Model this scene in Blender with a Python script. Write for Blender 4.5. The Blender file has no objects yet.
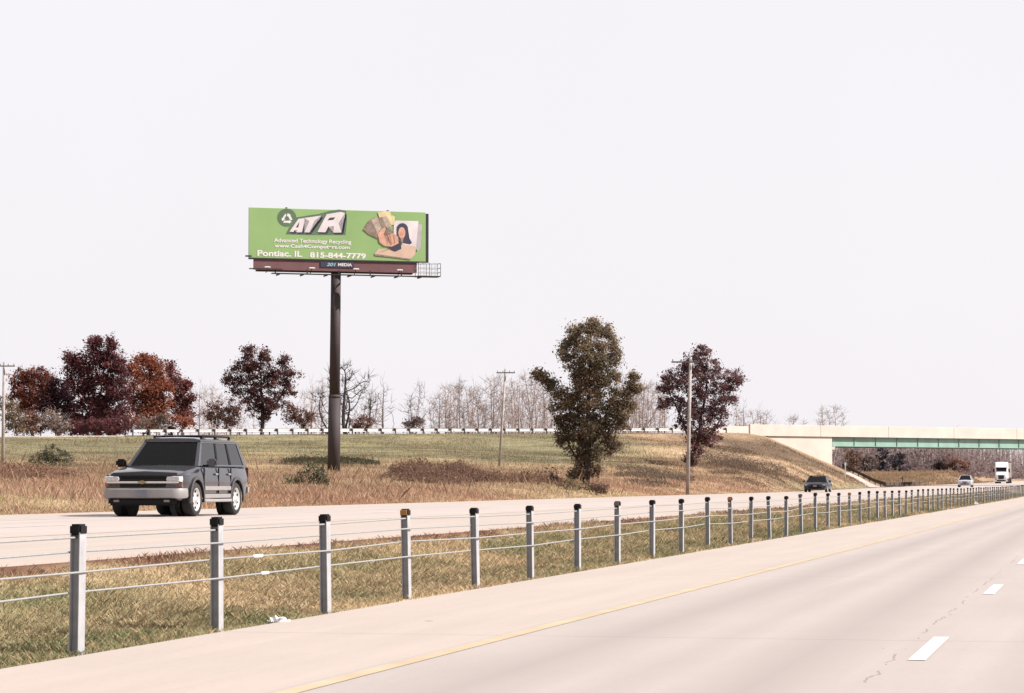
import bpy, bmesh, math, random
import numpy as np
from mathutils import Vector, Matrix

rng = np.random.default_rng(7)
random.seed(7)
SC = bpy.context.scene
COL = SC.collection

# ------------------------------------------------------------------ camera
F = 2672.0                       # focal length in pixels of the 1024 px wide picture
CAMH = 1.33
PITCH = math.atan(136.0 / F)
cam_d = bpy.data.cameras.new('camera')
cam_d.sensor_width = 36.0
cam_d.lens = F / 1024 * 36.0
cam_d.clip_start = 0.2
cam_d.clip_end = 9000
cam = bpy.data.objects.new('camera', cam_d)
COL.objects.link(cam)
cam.location = (0, 0, CAMH)
cam.rotation_euler = (math.pi / 2 + PITCH, 0, 0)
SC.camera = cam

# ------------------------------------------------------------------ sky and sun
SUN_AZ, SUN_EL = math.radians(80), math.radians(40)     # to the right of straight behind the camera
to_sun = Vector((math.sin(SUN_AZ) * math.cos(SUN_EL), -math.cos(SUN_AZ) * math.cos(SUN_EL), math.sin(SUN_EL)))
W = bpy.data.worlds.new('World')
SC.world = W
W.use_nodes = True
wn, wl = W.node_tree.nodes, W.node_tree.links
wn.clear()
sky = wn.new('ShaderNodeTexSky')
sky.sky_type = 'NISHITA'
sky.sun_disc = False
sky.sun_elevation = SUN_EL
sky.sun_rotation = math.atan2(to_sun.x, to_sun.y)
sky.dust_density = 3.0
veil_n = wn.new('ShaderNodeTexNoise')
veil_n.inputs['Scale'].default_value = 2.2
veil_n.inputs['Detail'].default_value = 4
wtc = wn.new('ShaderNodeTexCoord')
wl.new(wtc.outputs['Generated'], veil_n.inputs['Vector'])
veil_r = wn.new('ShaderNodeValToRGB')
veil_r.color_ramp.elements[0].position = 0.3
veil_r.color_ramp.elements[0].color = (5.6, 5.38, 5.62, 1)
veil_r.color_ramp.elements[1].position = 0.75
veil_r.color_ramp.elements[1].color = (6.0, 5.8, 5.98, 1)
wl.new(veil_n.outputs['Fac'], veil_r.inputs['Fac'])
wmix = wn.new('ShaderNodeMixRGB')
wmix.inputs['Fac'].default_value = 0.93           # thin high overcast hides nearly all the blue
wl.new(sky.outputs['Color'], wmix.inputs['Color1'])
wl.new(veil_r.outputs['Color'], wmix.inputs['Color2'])
bg = wn.new('ShaderNodeBackground')
bg.inputs['Strength'].default_value = 0.085
wo = wn.new('ShaderNodeOutputWorld')
wl.new(wmix.outputs['Color'], bg.inputs['Color'])
wl.new(bg.outputs['Background'], wo.inputs['Surface'])

sun_d = bpy.data.lights.new('sun', 'SUN')
sun_d.energy = 5.0
sun_d.angle = math.radians(0.6)
sun_d.color = (1.0, 0.93, 0.86)
sun = bpy.data.objects.new('sun', sun_d)
COL.objects.link(sun)
sun.rotation_euler = to_sun.to_track_quat('Z', 'Y').to_euler()
sun.location = (0, -20, 40)

SC.view_settings.view_transform = 'Standard'
SC.view_settings.look = 'None'
SC.view_settings.exposure = 1.0
SC.view_settings.gamma = 1.0
SC.view_settings.use_curve_mapping = False
SC.render.engine = 'CYCLES'
SC.cycles.max_bounces = 5
SC.cycles.transparent_max_bounces = 12

# ------------------------------------------------------------------ coordinates
TH = math.atan(597.0 / F)
ST, CT = math.sin(TH), math.cos(TH)
D = np.array([ST, CT])            # along the road, away from the camera
L = np.array([-CT, ST])           # to the left of the road
ROADANG = math.atan2(CT, ST)      # heading of D in the world

def px(x, y, z):
    """world point seen at pixel x, y at forward distance z"""
    xc, yc = (x - 512) / F, (346.5 - y) / F
    fw = math.cos(PITCH) - yc * math.sin(PITCH)
    up = math.sin(PITCH) + yc * math.cos(PITCH)
    k = z / fw
    return Vector((xc * k, z, CAMH + up * k))

def UV(u, v):
    return np.array([u * D[0] + v * L[0], u * D[1] + v * L[1]])

def rise(u):
    return 0.0021 * np.maximum(0.0, np.asarray(u, float) - 230.0)

GX = np.array([-420, -150., -95, -56, -22, -1.5, 10, 24, 33, 45, 60, 140, 400])
GY = np.array([120, 225., 264, 293, 324, 343, 352, 361, 367, 374, 384, 441, 630])
GH = np.array([3.0, 4.6, 5.6, 6.35, 7.15, 7.55, 7.75, 8.0, 8.1, 8.2, 8.2, 8.0, 8.0])
CTRL = [(-150, 486, 90), (-150, 470, 150), (-150, 462, 215), (-150, 440, 255),
        (0, 505, 80), (0, 492, 105), (0, 478, 150), (0, 465.5, 225), (0, 451, 260), (0, 437.5, 290),
        (160, 500, 92), (160, 482, 145), (160, 468, 218), (160, 450, 272), (160, 435.5, 307),
        (332, 497, 110), (332, 484, 150), (332, 472.5, 216), (332, 460, 246), (332, 447, 285), (332, 433.5, 322),
        (500, 494, 135), (500, 483, 180), (500, 467.5, 245), (500, 450, 300), (500, 433, 341),
        (590, 490, 155), (590, 486, 170), (590, 475, 225), (590, 455, 300), (590, 433, 351),
        (690, 490.5, 182), (690, 479, 225), (690, 466, 265), (690, 449, 315), (690, 434, 358),
        (755, 486, 222), (755, 470, 285), (755, 452, 330), (755, 432, 365),
        (820, 485, 285), (820, 472, 335), (820, 458, 366), (-500, 480, 100), (-500, 440, 200)]
_P = np.array([tuple(px(*c)) for c in CTRL])
_pc = _P[:, :2] / 100.0
def _tk(r2):
    return np.where(r2 > 1e-12, 0.5 * r2 * np.log(np.maximum(r2, 1e-12)), 0.0)
_n = len(_P)
_A = np.zeros((_n + 3, _n + 3))
_A[:_n, :_n] = _tk(((_pc[:, None] - _pc[None]) ** 2).sum(-1)) + np.eye(_n) * 0.002
_A[:_n, _n] = 1; _A[:_n, _n + 1:] = _pc
_A[_n:, :_n] = _A[:_n, _n:].T
_w = np.linalg.solve(_A, np.concatenate([_P[:, 2], np.zeros(3)]))
def tps(X, Y):
    q = np.stack([X, Y], -1) / 100.0
    out = np.empty(len(q))
    for i in range(0, len(q), 20000):
        b = q[i:i + 20000]
        out[i:i + 20000] = _tk(((b[:, None] - _pc[None]) ** 2).sum(-1)) @ _w[:_n] + _w[_n] + b @ _w[_n + 1:]
    return out

def vnoise(X, Y, s, seed=0):
    """cheap smooth value noise, -1..1"""
    x, y = np.asarray(X) / s, np.asarray(Y) / s
    xi, yi = np.floor(x).astype(int), np.floor(y).astype(int)
    fx, fy = x - xi, y - yi
    fx, fy = fx * fx * (3 - 2 * fx), fy * fy * (3 - 2 * fy)
    def h(a, b):
        n = np.sin(a * 127.1 + b * 311.7 + seed * 74.7) * 43758.5453
        return n - np.floor(n)
    v = (h(xi, yi) * (1 - fx) + h(xi + 1, yi) * fx) * (1 - fy) + (h(xi, yi + 1) * (1 - fx) + h(xi + 1, yi + 1) * fx) * fy
    return v * 2 - 1

OPP = 0.53      # height of the opposite carriageway over ours
E0, E1, E2, E3 = -9.0, 7.75, 10.8, 26.7      # pavement edges, metres to the left of the camera's path

def gheight(X, Y):
    X, Y = np.atleast_1d(np.asarray(X, float)), np.atleast_1d(np.asarray(Y, float))
    u, v = X * D[0] + Y * D[1], X * L[0] + Y * L[1]
    r = rise(u)
    prof = np.interp(v, [-60, -16, -12, -9.0, -8.98, 7.73, 7.75, 8.7, 9.6, 10.5, 10.79, 10.8, 26.68, 26.7, 28.5],
                     [-1.2, -1.0, -0.3, -0.01, -0.06, -0.06, -0.015, -0.01, 0.17, 0.43, 0.49, OPP - 0.06, OPP - 0.06, OPP - .02, OPP - 0.2])
    prof = prof + r + np.where((v > 7.8) & (v < 10.7), 0.03 * vnoise(X, Y, 4.5, 3), 0)
    yg = np.interp(X, GX, GY); top = np.interp(X, GX, GH)
    d = (yg - Y) * 0.78
    near = tps(np.clip(X, -140, 80), np.clip(Y, 40, 400)) + 0.10 * vnoise(X, Y, 7, 1) + 0.05 * vnoise(X, Y, 2.6, 2)
    near = np.maximum(near, OPP - 0.35)
    k = np.clip(d / 5.0, 0, 1)
    near = near * k + (top - 0.12) * (1 - k)
    low = 0.5 + np.clip((u - 360) * 0.0125, 0, 3.9) * np.clip((v - 28) / 8, 0, 1) + 0.15 * vnoise(X, Y, 15, 5) + np.clip(v - 60, 0, 40) * 0.04 * np.clip((700 - u) / 300, 0, 1)
    back = np.maximum(top - 0.12 - np.clip(-d - 11.5, 0, 999) * 0.17, low)
    fld = np.where(d > 0, near, back)
    spill = 0.35 + (v - 30.5 - 0.55 * np.clip(-d - 2, 0, 30)) * 0.47
    bridge_zone = np.clip((X - 20) / 10, 0, 1)
    fld = np.where((bridge_zone > 0), np.minimum(fld, np.maximum(spill, np.minimum(low, fld)) * bridge_zone + fld * (1 - bridge_zone)), fld)
    t = np.clip((v - 27.5) / 5.0, 0, 1); t = t * t * (3 - 2 * t)
    return np.where(v > 27.5, (OPP - 0.18 + r) * (1 - t) + fld * t, prof)

def gh(x, y):
    return float(gheight(x, y)[0])

def on_ground(x_pix, z):
    X = (x_pix - 512) / F * z
    return Vector((X, z, gh(X, z)))

# ------------------------------------------------------------------ materials
def mat(name, col, rough=0.6, metal=0.0, var=0.12, scale=3.0, bump=0.0, bscale=None, detail=6, spec=0.4, coat=0.0):
    m = bpy.data.materials.new(name); m.use_nodes = True
    nt = m.node_tree; n, l = nt.nodes, nt.links
    b = n['Principled BSDF']
    b.inputs['Roughness'].default_value = rough
    b.inputs['Metallic'].default_value = metal
    b.inputs['Specular IOR Level'].default_value = spec
    b.inputs['Coat Weight'].default_value = coat
    b.inputs['Coat Roughness'].default_value = 0.08
    tc = n.new('ShaderNodeTexCoord')
    no = n.new('ShaderNodeTexNoise')
    no.inputs['Scale'].default_value = scale; no.inputs['Detail'].default_value = detail
    l.new(tc.outputs['Object'], no.inputs['Vector'])
    rp = n.new('ShaderNodeValToRGB')
    rp.color_ramp.elements[0].position = 0.3; rp.color_ramp.elements[1].position = 0.7
    rp.color_ramp.elements[0].color = (*[c * (1 - var) for c in col], 1)
    rp.color_ramp.elements[1].color = (*[min(1, c * (1 + var)) for c in col], 1)
    l.new(no.outputs['Fac'], rp.inputs['Fac'])
    l.new(rp.outputs['Color'], b.inputs['Base Color'])
    if bump:
        nb = n.new('ShaderNodeTexNoise'); nb.inputs['Scale'].default_value = bscale or scale * 6
        nb.inputs['Detail'].default_value = 8
        l.new(tc.outputs['Object'], nb.inputs['Vector'])
        bp = n.new('ShaderNodeBump'); bp.inputs['Strength'].default_value = bump
        bp.inputs['Distance'].default_value = 0.02
        l.new(nb.outputs['Fac'], bp.inputs['Height']); l.new(bp.outputs['Normal'], b.inputs['Normal'])
    return m

def leaf_mat(name, transl=0.25, rough=0.8):
    """colour comes from the per-leaf attribute"""
    m = bpy.data.materials.new(name); m.use_nodes = True
    n, l = m.node_tree.nodes, m.node_tree.links
    n.clear()
    at = n.new('ShaderNodeAttribute'); at.attribute_name = 'Col'
    df = n.new('ShaderNodeBsdfDiffuse'); tr = n.new('ShaderNodeBsdfTranslucent')
    mx = n.new('ShaderNodeMixShader'); mx.inputs[0].default_value = transl
    o = n.new('ShaderNodeOutputMaterial')
    l.new(at.outputs['Color'], df.inputs['Color']); l.new(at.outputs['Color'], tr.inputs['Color'])
    l.new(df.outputs[0], mx.inputs[1]); l.new(tr.outputs[0], mx.inputs[2]); l.new(mx.outputs[0], o.inputs['Surface'])
    return m

def glass_mat(name, tint, ior=1.5):
    m = bpy.data.materials.new(name); m.use_nodes = True
    n, l = m.node_tree.nodes, m.node_tree.links
    n.clear()
    tr = n.new('ShaderNodeBsdfTransparent'); tr.inputs[0].default_value = (*tint, 1)
    gl = n.new('ShaderNodeBsdfGlossy'); gl.inputs['Roughness'].default_value = 0.02
    fr = n.new('ShaderNodeFresnel'); fr.inputs[0].default_value = ior
    mx = n.new('ShaderNodeMixShader'); o = n.new('ShaderNodeOutputMaterial')
    l.new(fr.outputs[0], mx.inputs[0]); l.new(tr.outputs[0], mx.inputs[1]); l.new(gl.outputs[0], mx.inputs[2])
    l.new(mx.outputs[0], o.inputs['Surface'])
    return m

def road_mat(name, base, v_of_cracks=None, tracks=()):
    """worn concrete: mottling, fine grain, wheel tracks, joints every 15 m or so, a crack along the lane joint"""
    m = bpy.data.materials.new(name); m.use_nodes = True
    n, l = m.node_tree.nodes, m.node_tree.links
    b = n['Principled BSDF']; b.inputs['Roughness'].default_value = 0.85; b.inputs['Specular IOR Level'].default_value = 0.25
    geo = n.new('ShaderNodeNewGeometry')
    def dot(vec):
        d = n.new('ShaderNodeVectorMath'); d.operation = 'DOT_PRODUCT'
        d.inputs[1].default_value = vec; l.new(geo.outputs['Position'], d.inputs[0]); return d.outputs['Value']
    v, u = dot((L[0], L[1], 0)), dot((D[0], D[1], 0))
    def mth(op, a, c=None, clamp=False):
        q = n.new('ShaderNodeMath'); q.operation = op; q.use_clamp = clamp
        for i, x in enumerate((a, c)):
            if x is None: continue
            if isinstance(x, (int, float)): q.inputs[i].default_value = x
            else: l.new(x, q.inputs[i])
        return q.outputs[0]
    def noise(sc, det=6, vec=None, rough=0.6):
        q = n.new('ShaderNodeTexNoise'); q.inputs['Scale'].default_value = sc; q.inputs['Detail'].default_value = det
        q.inputs['Roughness'].default_value = rough
        l.new(vec if vec is not None else geo.outputs['Position'], q.inputs['Vector']); return q.outputs['Fac']
    cmb = n.new('ShaderNodeCombineXYZ'); l.new(mth('MULTIPLY', u, 0.06), cmb.inputs[0]); l.new(mth('MULTIPLY', v, 1.0), cmb.inputs[1])
    streak = noise(1.6, 5, cmb.outputs[0])
    big, fine = noise(0.22, 4), noise(14, 8, None, 0.75)
    fac = mth('ADD', mth('MULTIPLY', streak, 0.5), mth('ADD', mth('MULTIPLY', big, 0.3), mth('MULTIPLY', fine, 0.5)))
    rp = n.new('ShaderNodeValToRGB'); rp.color_ramp.elements[0].position = 0.42; rp.color_ramp.elements[1].position = 0.90
    rp.color_ramp.elements[0].color = (*[c * 0.86 for c in base], 1); rp.color_ramp.elements[1].color = (*[c * 1.13 for c in base], 1)
    l.new(fac, rp.inputs['Fac']); col = rp.outputs['Color']
    def darken(col, f, to):
        q = n.new('ShaderNodeMixRGB'); q.inputs['Color2'].default_value = (*to, 1)
        l.new(f, q.inputs['Fac']); l.new(col, q.inputs['Color1']); return q.outputs['Color']
    for c, w, s in tracks:       # rubber worn into the wheel paths
        g = mth('SUBTRACT', 1.0, mth('DIVIDE', mth('ABSOLUTE', mth('SUBTRACT', v, c)), w), True)
        col = darken(col, mth('MULTIPLY', mth('MULTIPLY', g, s), mth('ADD', streak, 0.3)), [x * 0.72 for x in base])
    wob = mth('MULTIPLY', mth('SUBTRACT', noise(1.3, 9), 0.5), 0.26)
    if v_of_cracks is not None:
        for c in v_of_cracks:
            dd = mth('ABSOLUTE', mth('ADD', mth('SUBTRACT', v, c), wob))
            g = mth('MULTIPLY', mth('LESS_THAN', dd, 0.008), mth('GREATER_THAN', noise(0.8, 3), 0.5))
            col = darken(col, mth('MULTIPLY', g, 0.5), (0.06, 0.052, 0.05))
    # transverse joints
    uj = mth('ABSOLUTE', mth('SUBTRACT', mth('FRACT', mth('DIVIDE', mth('ADD', u, mth('MULTIPLY', wob, 0.25)), 15.2)), 0.5))
    col = darken(col, mth('MULTIPLY', mth('LESS_THAN', uj, 0.0013), 0.5), (0.12, 0.1, 0.1))
    # dark specks of tar and grit
    vo = n.new('ShaderNodeTexVoronoi'); vo.inputs['Scale'].default_value = 1.1; l.new(geo.outputs['Position'], vo.inputs['Vector'])
    col = darken(col, mth('MULTIPLY', mth('LESS_THAN', vo.outputs['Distance'], 0.05), mth('GREATER_THAN', noise(0.8, 2), 0.56)), (0.10, 0.085, 0.08))
    l.new(col, b.inputs['Base Color'])
    bp = n.new('ShaderNodeBump'); bp.inputs['Strength'].default_value = 0.25; bp.inputs['Distance'].default_value = 0.01
    l.new(fine, bp.inputs['Height']); l.new(bp.outputs['Normal'], b.inputs['Normal'])
    return m

def ground_mat():
    m = bpy.data.materials.new('soil and turf'); m.use_nodes = True
    n, l = m.node_tree.nodes, m.node_tree.links
    b = n['Principled BSDF']; b.inputs['Roughness'].default_value = 0.95; b.inputs['Specular IOR Level'].default_value = 0.1
    at = n.new('ShaderNodeAttribute'); at.attribute_name = 'Col'
    geo = n.new('ShaderNodeNewGeometry')
    no = n.new('ShaderNodeTexNoise'); no.inputs['Scale'].default_value = 1.4; no.inputs['Detail'].default_value = 9; no.inputs['Roughness'].default_value = 0.7
    l.new(geo.outputs['Position'], no.inputs['Vector'])
    rp = n.new('ShaderNodeValToRGB'); rp.color_ramp.elements[0].position = 0.3; rp.color_ramp.elements[1].position = 0.72
    rp.color_ramp.elements[0].color = (0.62, 0.6, 0.58, 1); rp.color_ramp.elements[1].color = (1.3, 1.28, 1.2, 1)
    l.new(no.outputs['Fac'], rp.inputs['Fac'])
    mx = n.new('ShaderNodeMixRGB'); mx.blend_type = 'MULTIPLY'; mx.inputs['Fac'].default_value = 1
    l.new(at.outputs['Color'], mx.inputs['Color1']); l.new(rp.outputs['Color'], mx.inputs['Color2'])
    l.new(mx.outputs['Color'], b.inputs['Base Color'])
    bp = n.new('ShaderNodeBump'); bp.inputs['Strength'].default_value = 0.6; bp.inputs['Distance'].default_value = 0.06
    l.new(no.outputs['Fac'], bp.inputs['Height']); l.new(bp.outputs['Normal'], b.inputs['Normal'])
    return m

M = dict(
    conc=mat('pale concrete', (0.34, 0.30, 0.275), 0.85, var=0.1, scale=0.6, bump=0.2, bscale=8),
    parapet=mat('cream concrete', (0.413, 0.369, 0.330), 0.85, var=0.08, scale=0.4, bump=0.15, bscale=6),
    teal=mat('teal girder paint', (0.175, 0.275, 0.235), 0.55, var=0.12, scale=0.7),
    galv=mat('galvanized steel', (0.293, 0.293, 0.308), 0.55, 0.1, var=0.15, scale=9, bump=0.1),
    rail=mat('galvanized rail', (0.460, 0.437, 0.437), 0.5, 0.1, var=0.12, scale=1.5),
    cable=mat('wire rope', (0.234, 0.234, 0.234), 0.55, 0.1, var=0.15, scale=30),
    black=mat('black plastic', (0.008, 0.007, 0.008), 0.6, var=0.3, scale=12, spec=0.15),
    amber=mat('amber reflector', (0.26, 0.115, 0.03), 0.3, var=0.2, scale=60),
    grey_ref=mat('faded reflector', (0.10, 0.085, 0.065), 0.4, var=0.25, scale=60),
    timber=mat('weathered pole timber', (0.27, 0.24, 0.23), 0.9, var=0.25, scale=2.5, bump=0.4, bscale=20),
    dark_timber=mat('dark creosote timber', (0.085, 0.068, 0.068), 0.9, var=0.3, scale=3),
    brownsteel=mat('brown painted steel', (0.030, 0.021, 0.023), 0.75, var=0.2, scale=0.8, bump=0.05),
    maroon=mat('maroon painted apron', (0.110, 0.048, 0.055), 0.6, var=0.15, scale=0.9),
    darksteel=mat('dark steel', (0.012, 0.012, 0.014), 0.6, var=0.25, scale=3),
    green=mat('green vinyl', (0.177, 0.289, 0.111), 0.6, var=0.07, scale=0.35),
    white=mat('white print', (0.530, 0.514, 0.514), 0.6, var=0.03, scale=1),
    offwhite=mat('silver white print', (0.463, 0.429, 0.446), 0.6, var=0.15, scale=0.9),
    ink=mat('navy print', (0.024, 0.024, 0.048), 0.6, var=0.2, scale=1),
    dkgreen=mat('grey green print', (0.068, 0.112, 0.068), 0.6, var=0.12, scale=1),
    cream=mat('cream print', (0.469, 0.393, 0.227), 0.6, var=0.15, scale=2),
    note=mat('banknote print', (0.170, 0.128, 0.106), 0.6, var=0.35, scale=3),
    notelight=mat('pale banknote print', (0.310, 0.253, 0.205), 0.6, var=0.25, scale=3),
    skin=mat('skin print', (0.423, 0.235, 0.175), 0.6, var=0.18, scale=2.4),
    skinsh=mat('skin fold print', (0.272, 0.144, 0.106), 0.6, var=0.18, scale=2.4),
    tan=mat('beige print', (0.423, 0.302, 0.235), 0.6, var=0.08, scale=1.5),
    grey=mat('grey print', (0.302, 0.286, 0.302), 0.6, var=0.1, scale=1.5),
    cyan=mat('pale blue print', (0.235, 0.379, 0.463), 0.6, var=0.1, scale=1.5),
    yellow=mat('worn yellow road paint', (0.335, 0.265, 0.18), 0.85, var=0.12, scale=1.7, detail=10),
    paint=mat('white road paint', (0.50, 0.48, 0.47), 0.8, var=0.08, scale=5),
    bark=mat('dark bark', (0.034, 0.026, 0.026), 0.95, var=0.3, scale=2),
    greybark=mat('grey bark', (0.15, 0.118, 0.112), 0.95, var=0.25, scale=1.2),
    palebark=mat('pale bark', (0.25, 0.20, 0.188), 0.95, var=0.2, scale=1.2),
    leaf=leaf_mat('leaves', 0.42), blade=leaf_mat('grass blades', 0.3),
    soil=ground_mat(),
    litter=mat('white plastic film', (0.50, 0.49, 0.51), 0.4, var=0.06, scale=9),
    tyre=mat('tyre rubber', (0.018, 0.017, 0.018), 0.8, var=0.25, scale=8),
    rim=mat('alloy rim', (0.62, 0.62, 0.63), 0.3, 0.7, var=0.08, scale=4),
    chrome=mat('chrome', (0.60, 0.59, 0.60), 0.18, 0.8, var=0.05, scale=4),
    gold=mat('gold emblem', (0.26, 0.20, 0.10), 0.35, 0.5, var=0.05, scale=4),
    pewter=mat('pewter metallic paint', (0.062, 0.061, 0.072), 0.18, 0.7, var=0.06, scale=3, coat=0.5),
    cladding=mat('grey lower cladding', (0.210, 0.198, 0.198), 0.5, 0.1, var=0.08, scale=4),
    lamp=mat('headlamp lens', (0.42, 0.42, 0.43), 0.10, 0.1, var=0.25, scale=25, coat=1.0),
    orange=mat('amber lens', (0.22, 0.05, 0.02), 0.2, var=0.1, scale=20, coat=1.0),
    glass=glass_mat('tinted glass', (0.45, 0.47, 0.49), 1.75), dglass=glass_mat('privacy glass', (0.03, 0.03, 0.035), 1.75),
    wglass=glass_mat('windshield glass', (0.55, 0.56, 0.58), 1.3),
    cabin=mat('dark interior', (0.03, 0.028, 0.03), 0.9, var=0.2, scale=5),
    sedan=mat('near black metallic paint', (0.007, 0.006, 0.011), 0.4, 0.0, var=0.05, scale=3, coat=0.25),
    silver=mat('silver white paint', (0.405, 0.405, 0.432), 0.3, 0.3, var=0.05, scale=3, coat=0.5),
    truckwhite=mat('white truck paint', (0.648, 0.621, 0.621), 0.4, var=0.05, scale=1, coat=0.3),
    trailer=mat('trailer panel', (0.30, 0.28, 0.27), 0.5, var=0.08, scale=0.8),
    shirt=mat('shirt cloth', (0.16, 0.17, 0.22), 0.9, var=0.1, scale=12),
    skin3=mat('skin', (0.45, 0.26, 0.20), 0.6, var=0.08, scale=14),
    hair=mat('brown hair', (0.05, 0.03, 0.02), 0.7, var=0.2, scale=30),
    rust=mat('weathering steel', (0.05, 0.035, 0.03), 0.8, var=0.3, scale=2),
    tail=mat('tail lamp lens', (0.10, 0.012, 0.01), 0.3, var=0.1, scale=9),
    plate=mat('licence plate', (0.15, 0.155, 0.18), 0.4, var=0.1, scale=9),
)

# ------------------------------------------------------------------ helpers
def link(name, me, material=None, parent=None):
    o = bpy.data.objects.new(name, me); COL.objects.link(o)
    if material is not None and me is not None: me.materials.append(material)
    if parent is not None: o.parent = parent
    return o

def tag(o, label=None, cat=None, group=None, kind=None):
    for k, x in (('label', label), ('category', cat), ('group', group), ('kind', kind)):
        if x: o[k] = x
    return o

def empty(name, loc, rz=0.0):
    o = bpy.data.objects.new(name, None); COL.objects.link(o)
    o.location = loc; o.rotation_euler = (0, 0, rz); o.empty_display_size = 0.3
    return o

def np_mesh(name, verts, faces, cols=None, smooth=False):
    verts = np.asarray(verts, np.float32); faces = np.asarray(faces, np.int32)
    me = bpy.data.meshes.new(name)
    k = faces.shape[1]
    me.vertices.add(len(verts)); me.vertices.foreach_set('co', verts.ravel())
    me.loops.add(faces.size); me.loops.foreach_set('vertex_index', faces.ravel())
    me.polygons.add(len(faces))
    me.polygons.foreach_set('loop_start', np.arange(0, faces.size, k, dtype=np.int32))
    me.polygons.foreach_set('loop_total', np.full(len(faces), k, np.int32))
    if smooth: me.polygons.foreach_set('use_smooth', np.ones(len(faces), bool))
    me.update(calc_edges=True)
    if cols is not None:
        a = me.color_attributes.new('Col', 'FLOAT_COLOR', 'POINT')
        c = np.ones((len(verts), 4), np.float32); c[:, :3] = cols
        a.data.foreach_set('color', c.ravel())
    return me

def bm_obj(name, bm, material, parent=None, bevel=0.0, seg=2, smooth=False):
    if bevel:
        bmesh.ops.bevel(bm, geom=[e for e in bm.edges if len(e.link_faces) == 2 and e.calc_face_angle(0) > 0.5], offset=bevel, segments=seg, affect='EDGES', clamp_overlap=True)
    bmesh.ops.recalc_face_normals(bm, faces=bm.faces)
    me = bpy.data.meshes.new(name); bm.to_mesh(me); bm.free()
    if smooth:
        me.polygons.foreach_set('use_smooth', np.ones(len(me.polygons), bool))
    return link(name, me, material, parent)

def add_box(bm, c, s, rz=0.0):
    m = Matrix.Translation(c) @ Matrix.Rotation(rz, 4, 'Z') @ Matrix.Diagonal((s[0], s[1], s[2], 1))
    return bmesh.ops.create_cube(bm, size=1.0, matrix=m)['verts']

def box(name, c, s, material, parent=None, rz=0.0, bevel=0.0, seg=2):
    bm = bmesh.new(); add_box(bm, c, s, rz)
    return bm_obj(name, bm, material, parent, bevel, seg)

def add_bar(bm, a, b, r, r2=None, n=8):
    a, b = Vector(a), Vector(b); d = b - a
    m = Matrix.Translation((a + b) / 2) @ d.to_track_quat('Z', 'Y').to_matrix().to_4x4()
    bmesh.ops.create_cone(bm, cap_ends=True, segments=n, radius1=r, radius2=r if r2 is None else r2, depth=d.length, matrix=m)

def bar(name, a, b, r, material, parent=None, r2=None, n=10, smooth=False):
    bm = bmesh.new(); add_bar(bm, a, b, r, r2, n)
    return bm_obj(name, bm, material, parent, smooth=False)

def prism(name, pts, axis, lo, hi, material, parent=None, bevel=0.0, seg=2):
    """polygon pts (2D) extruded along axis 'x','y' or 'z'"""
    bm = bmesh.new()
    def mk(p, t):
        return {'y': (p[0], t, p[1]), 'x': (t, p[0], p[1]), 'z': (p[0], p[1], t)}[axis]
    a = [bm.verts.new(mk(p, lo)) for p in pts]; b = [bm.verts.new(mk(p, hi)) for p in pts]
    bm.faces.new(a); bm.faces.new(b[::-1])
    for i in range(len(pts)):
        j = (i + 1) % len(pts); bm.faces.new((a[i], b[i], b[j], a[j]))
    return bm_obj(name, bm, material, parent, bevel, seg)

def lathe(name, prof, axis_pts, material, parent=None, n=24):
    """prof: (radius, offset) pairs turned about the local y axis at point axis_pts"""
    v, f = [], []
    for r, t in prof:
        for k in range(n):
            a = 2 * math.pi * k / n
            v.append((axis_pts[0] + r * math.cos(a), axis_pts[1] + t, axis_pts[2] + r * math.sin(a)))
    for i in range(len(prof) - 1):
        for k in range(n):
            f.append((i * n + k, i * n + (k + 1) % n, (i + 1) * n + (k + 1) % n, (i + 1) * n + k))
    me = bpy.data.meshes.new(name); me.from_pydata(v, [], f); me.update()
    bm = bmesh.new(); bm.from_mesh(me); bmesh.ops.recalc_face_normals(bm, faces=bm.faces); bm.to_mesh(me); bm.free()
    me.polygons.foreach_set('use_smooth', np.ones(len(me.polygons), bool))
    return link(name, me, material, parent)

def sheet(name, us, v0, v1, h0, h1, material, parent=None, thick=0.0):
    """a strip along the road between two offsets, following the road's gentle rise"""
    v, f = [], []
    for u in us:
        r = float(rise(u))
        a, b = UV(u, v0), UV(u, v1)
        v += [(a[0], a[1], h0 + r), (b[0], b[1], h1 + r)]
        if thick: v += [(a[0], a[1], h0 + r - thick), (b[0], b[1], h1 + r - thick)]
    s = 4 if thick else 2
    for i in range(len(us) - 1):
        a, b = i * s, (i + 1) * s
        f.append((a, b, b + 1, a + 1))
        if thick:
            f += [(a, a + 2, b + 2, b), (a + 1, b + 1, b + 3, a + 3), (a + 2, a + 3, b + 3, b + 2)]
    if thick:
        e = (len(us) - 1) * s
        f += [(0, 1, 3, 2), (e, e + 2, e + 3, e + 1)]
    me = bpy.data.meshes.new(name); me.from_pydata(v, [], f); me.update()
    bm = bmesh.new(); bm.from_mesh(me); bmesh.ops.recalc_face_normals(bm, faces=bm.faces); bm.to_mesh(me); bm.free()
    return link(name, me, material, parent)

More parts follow.
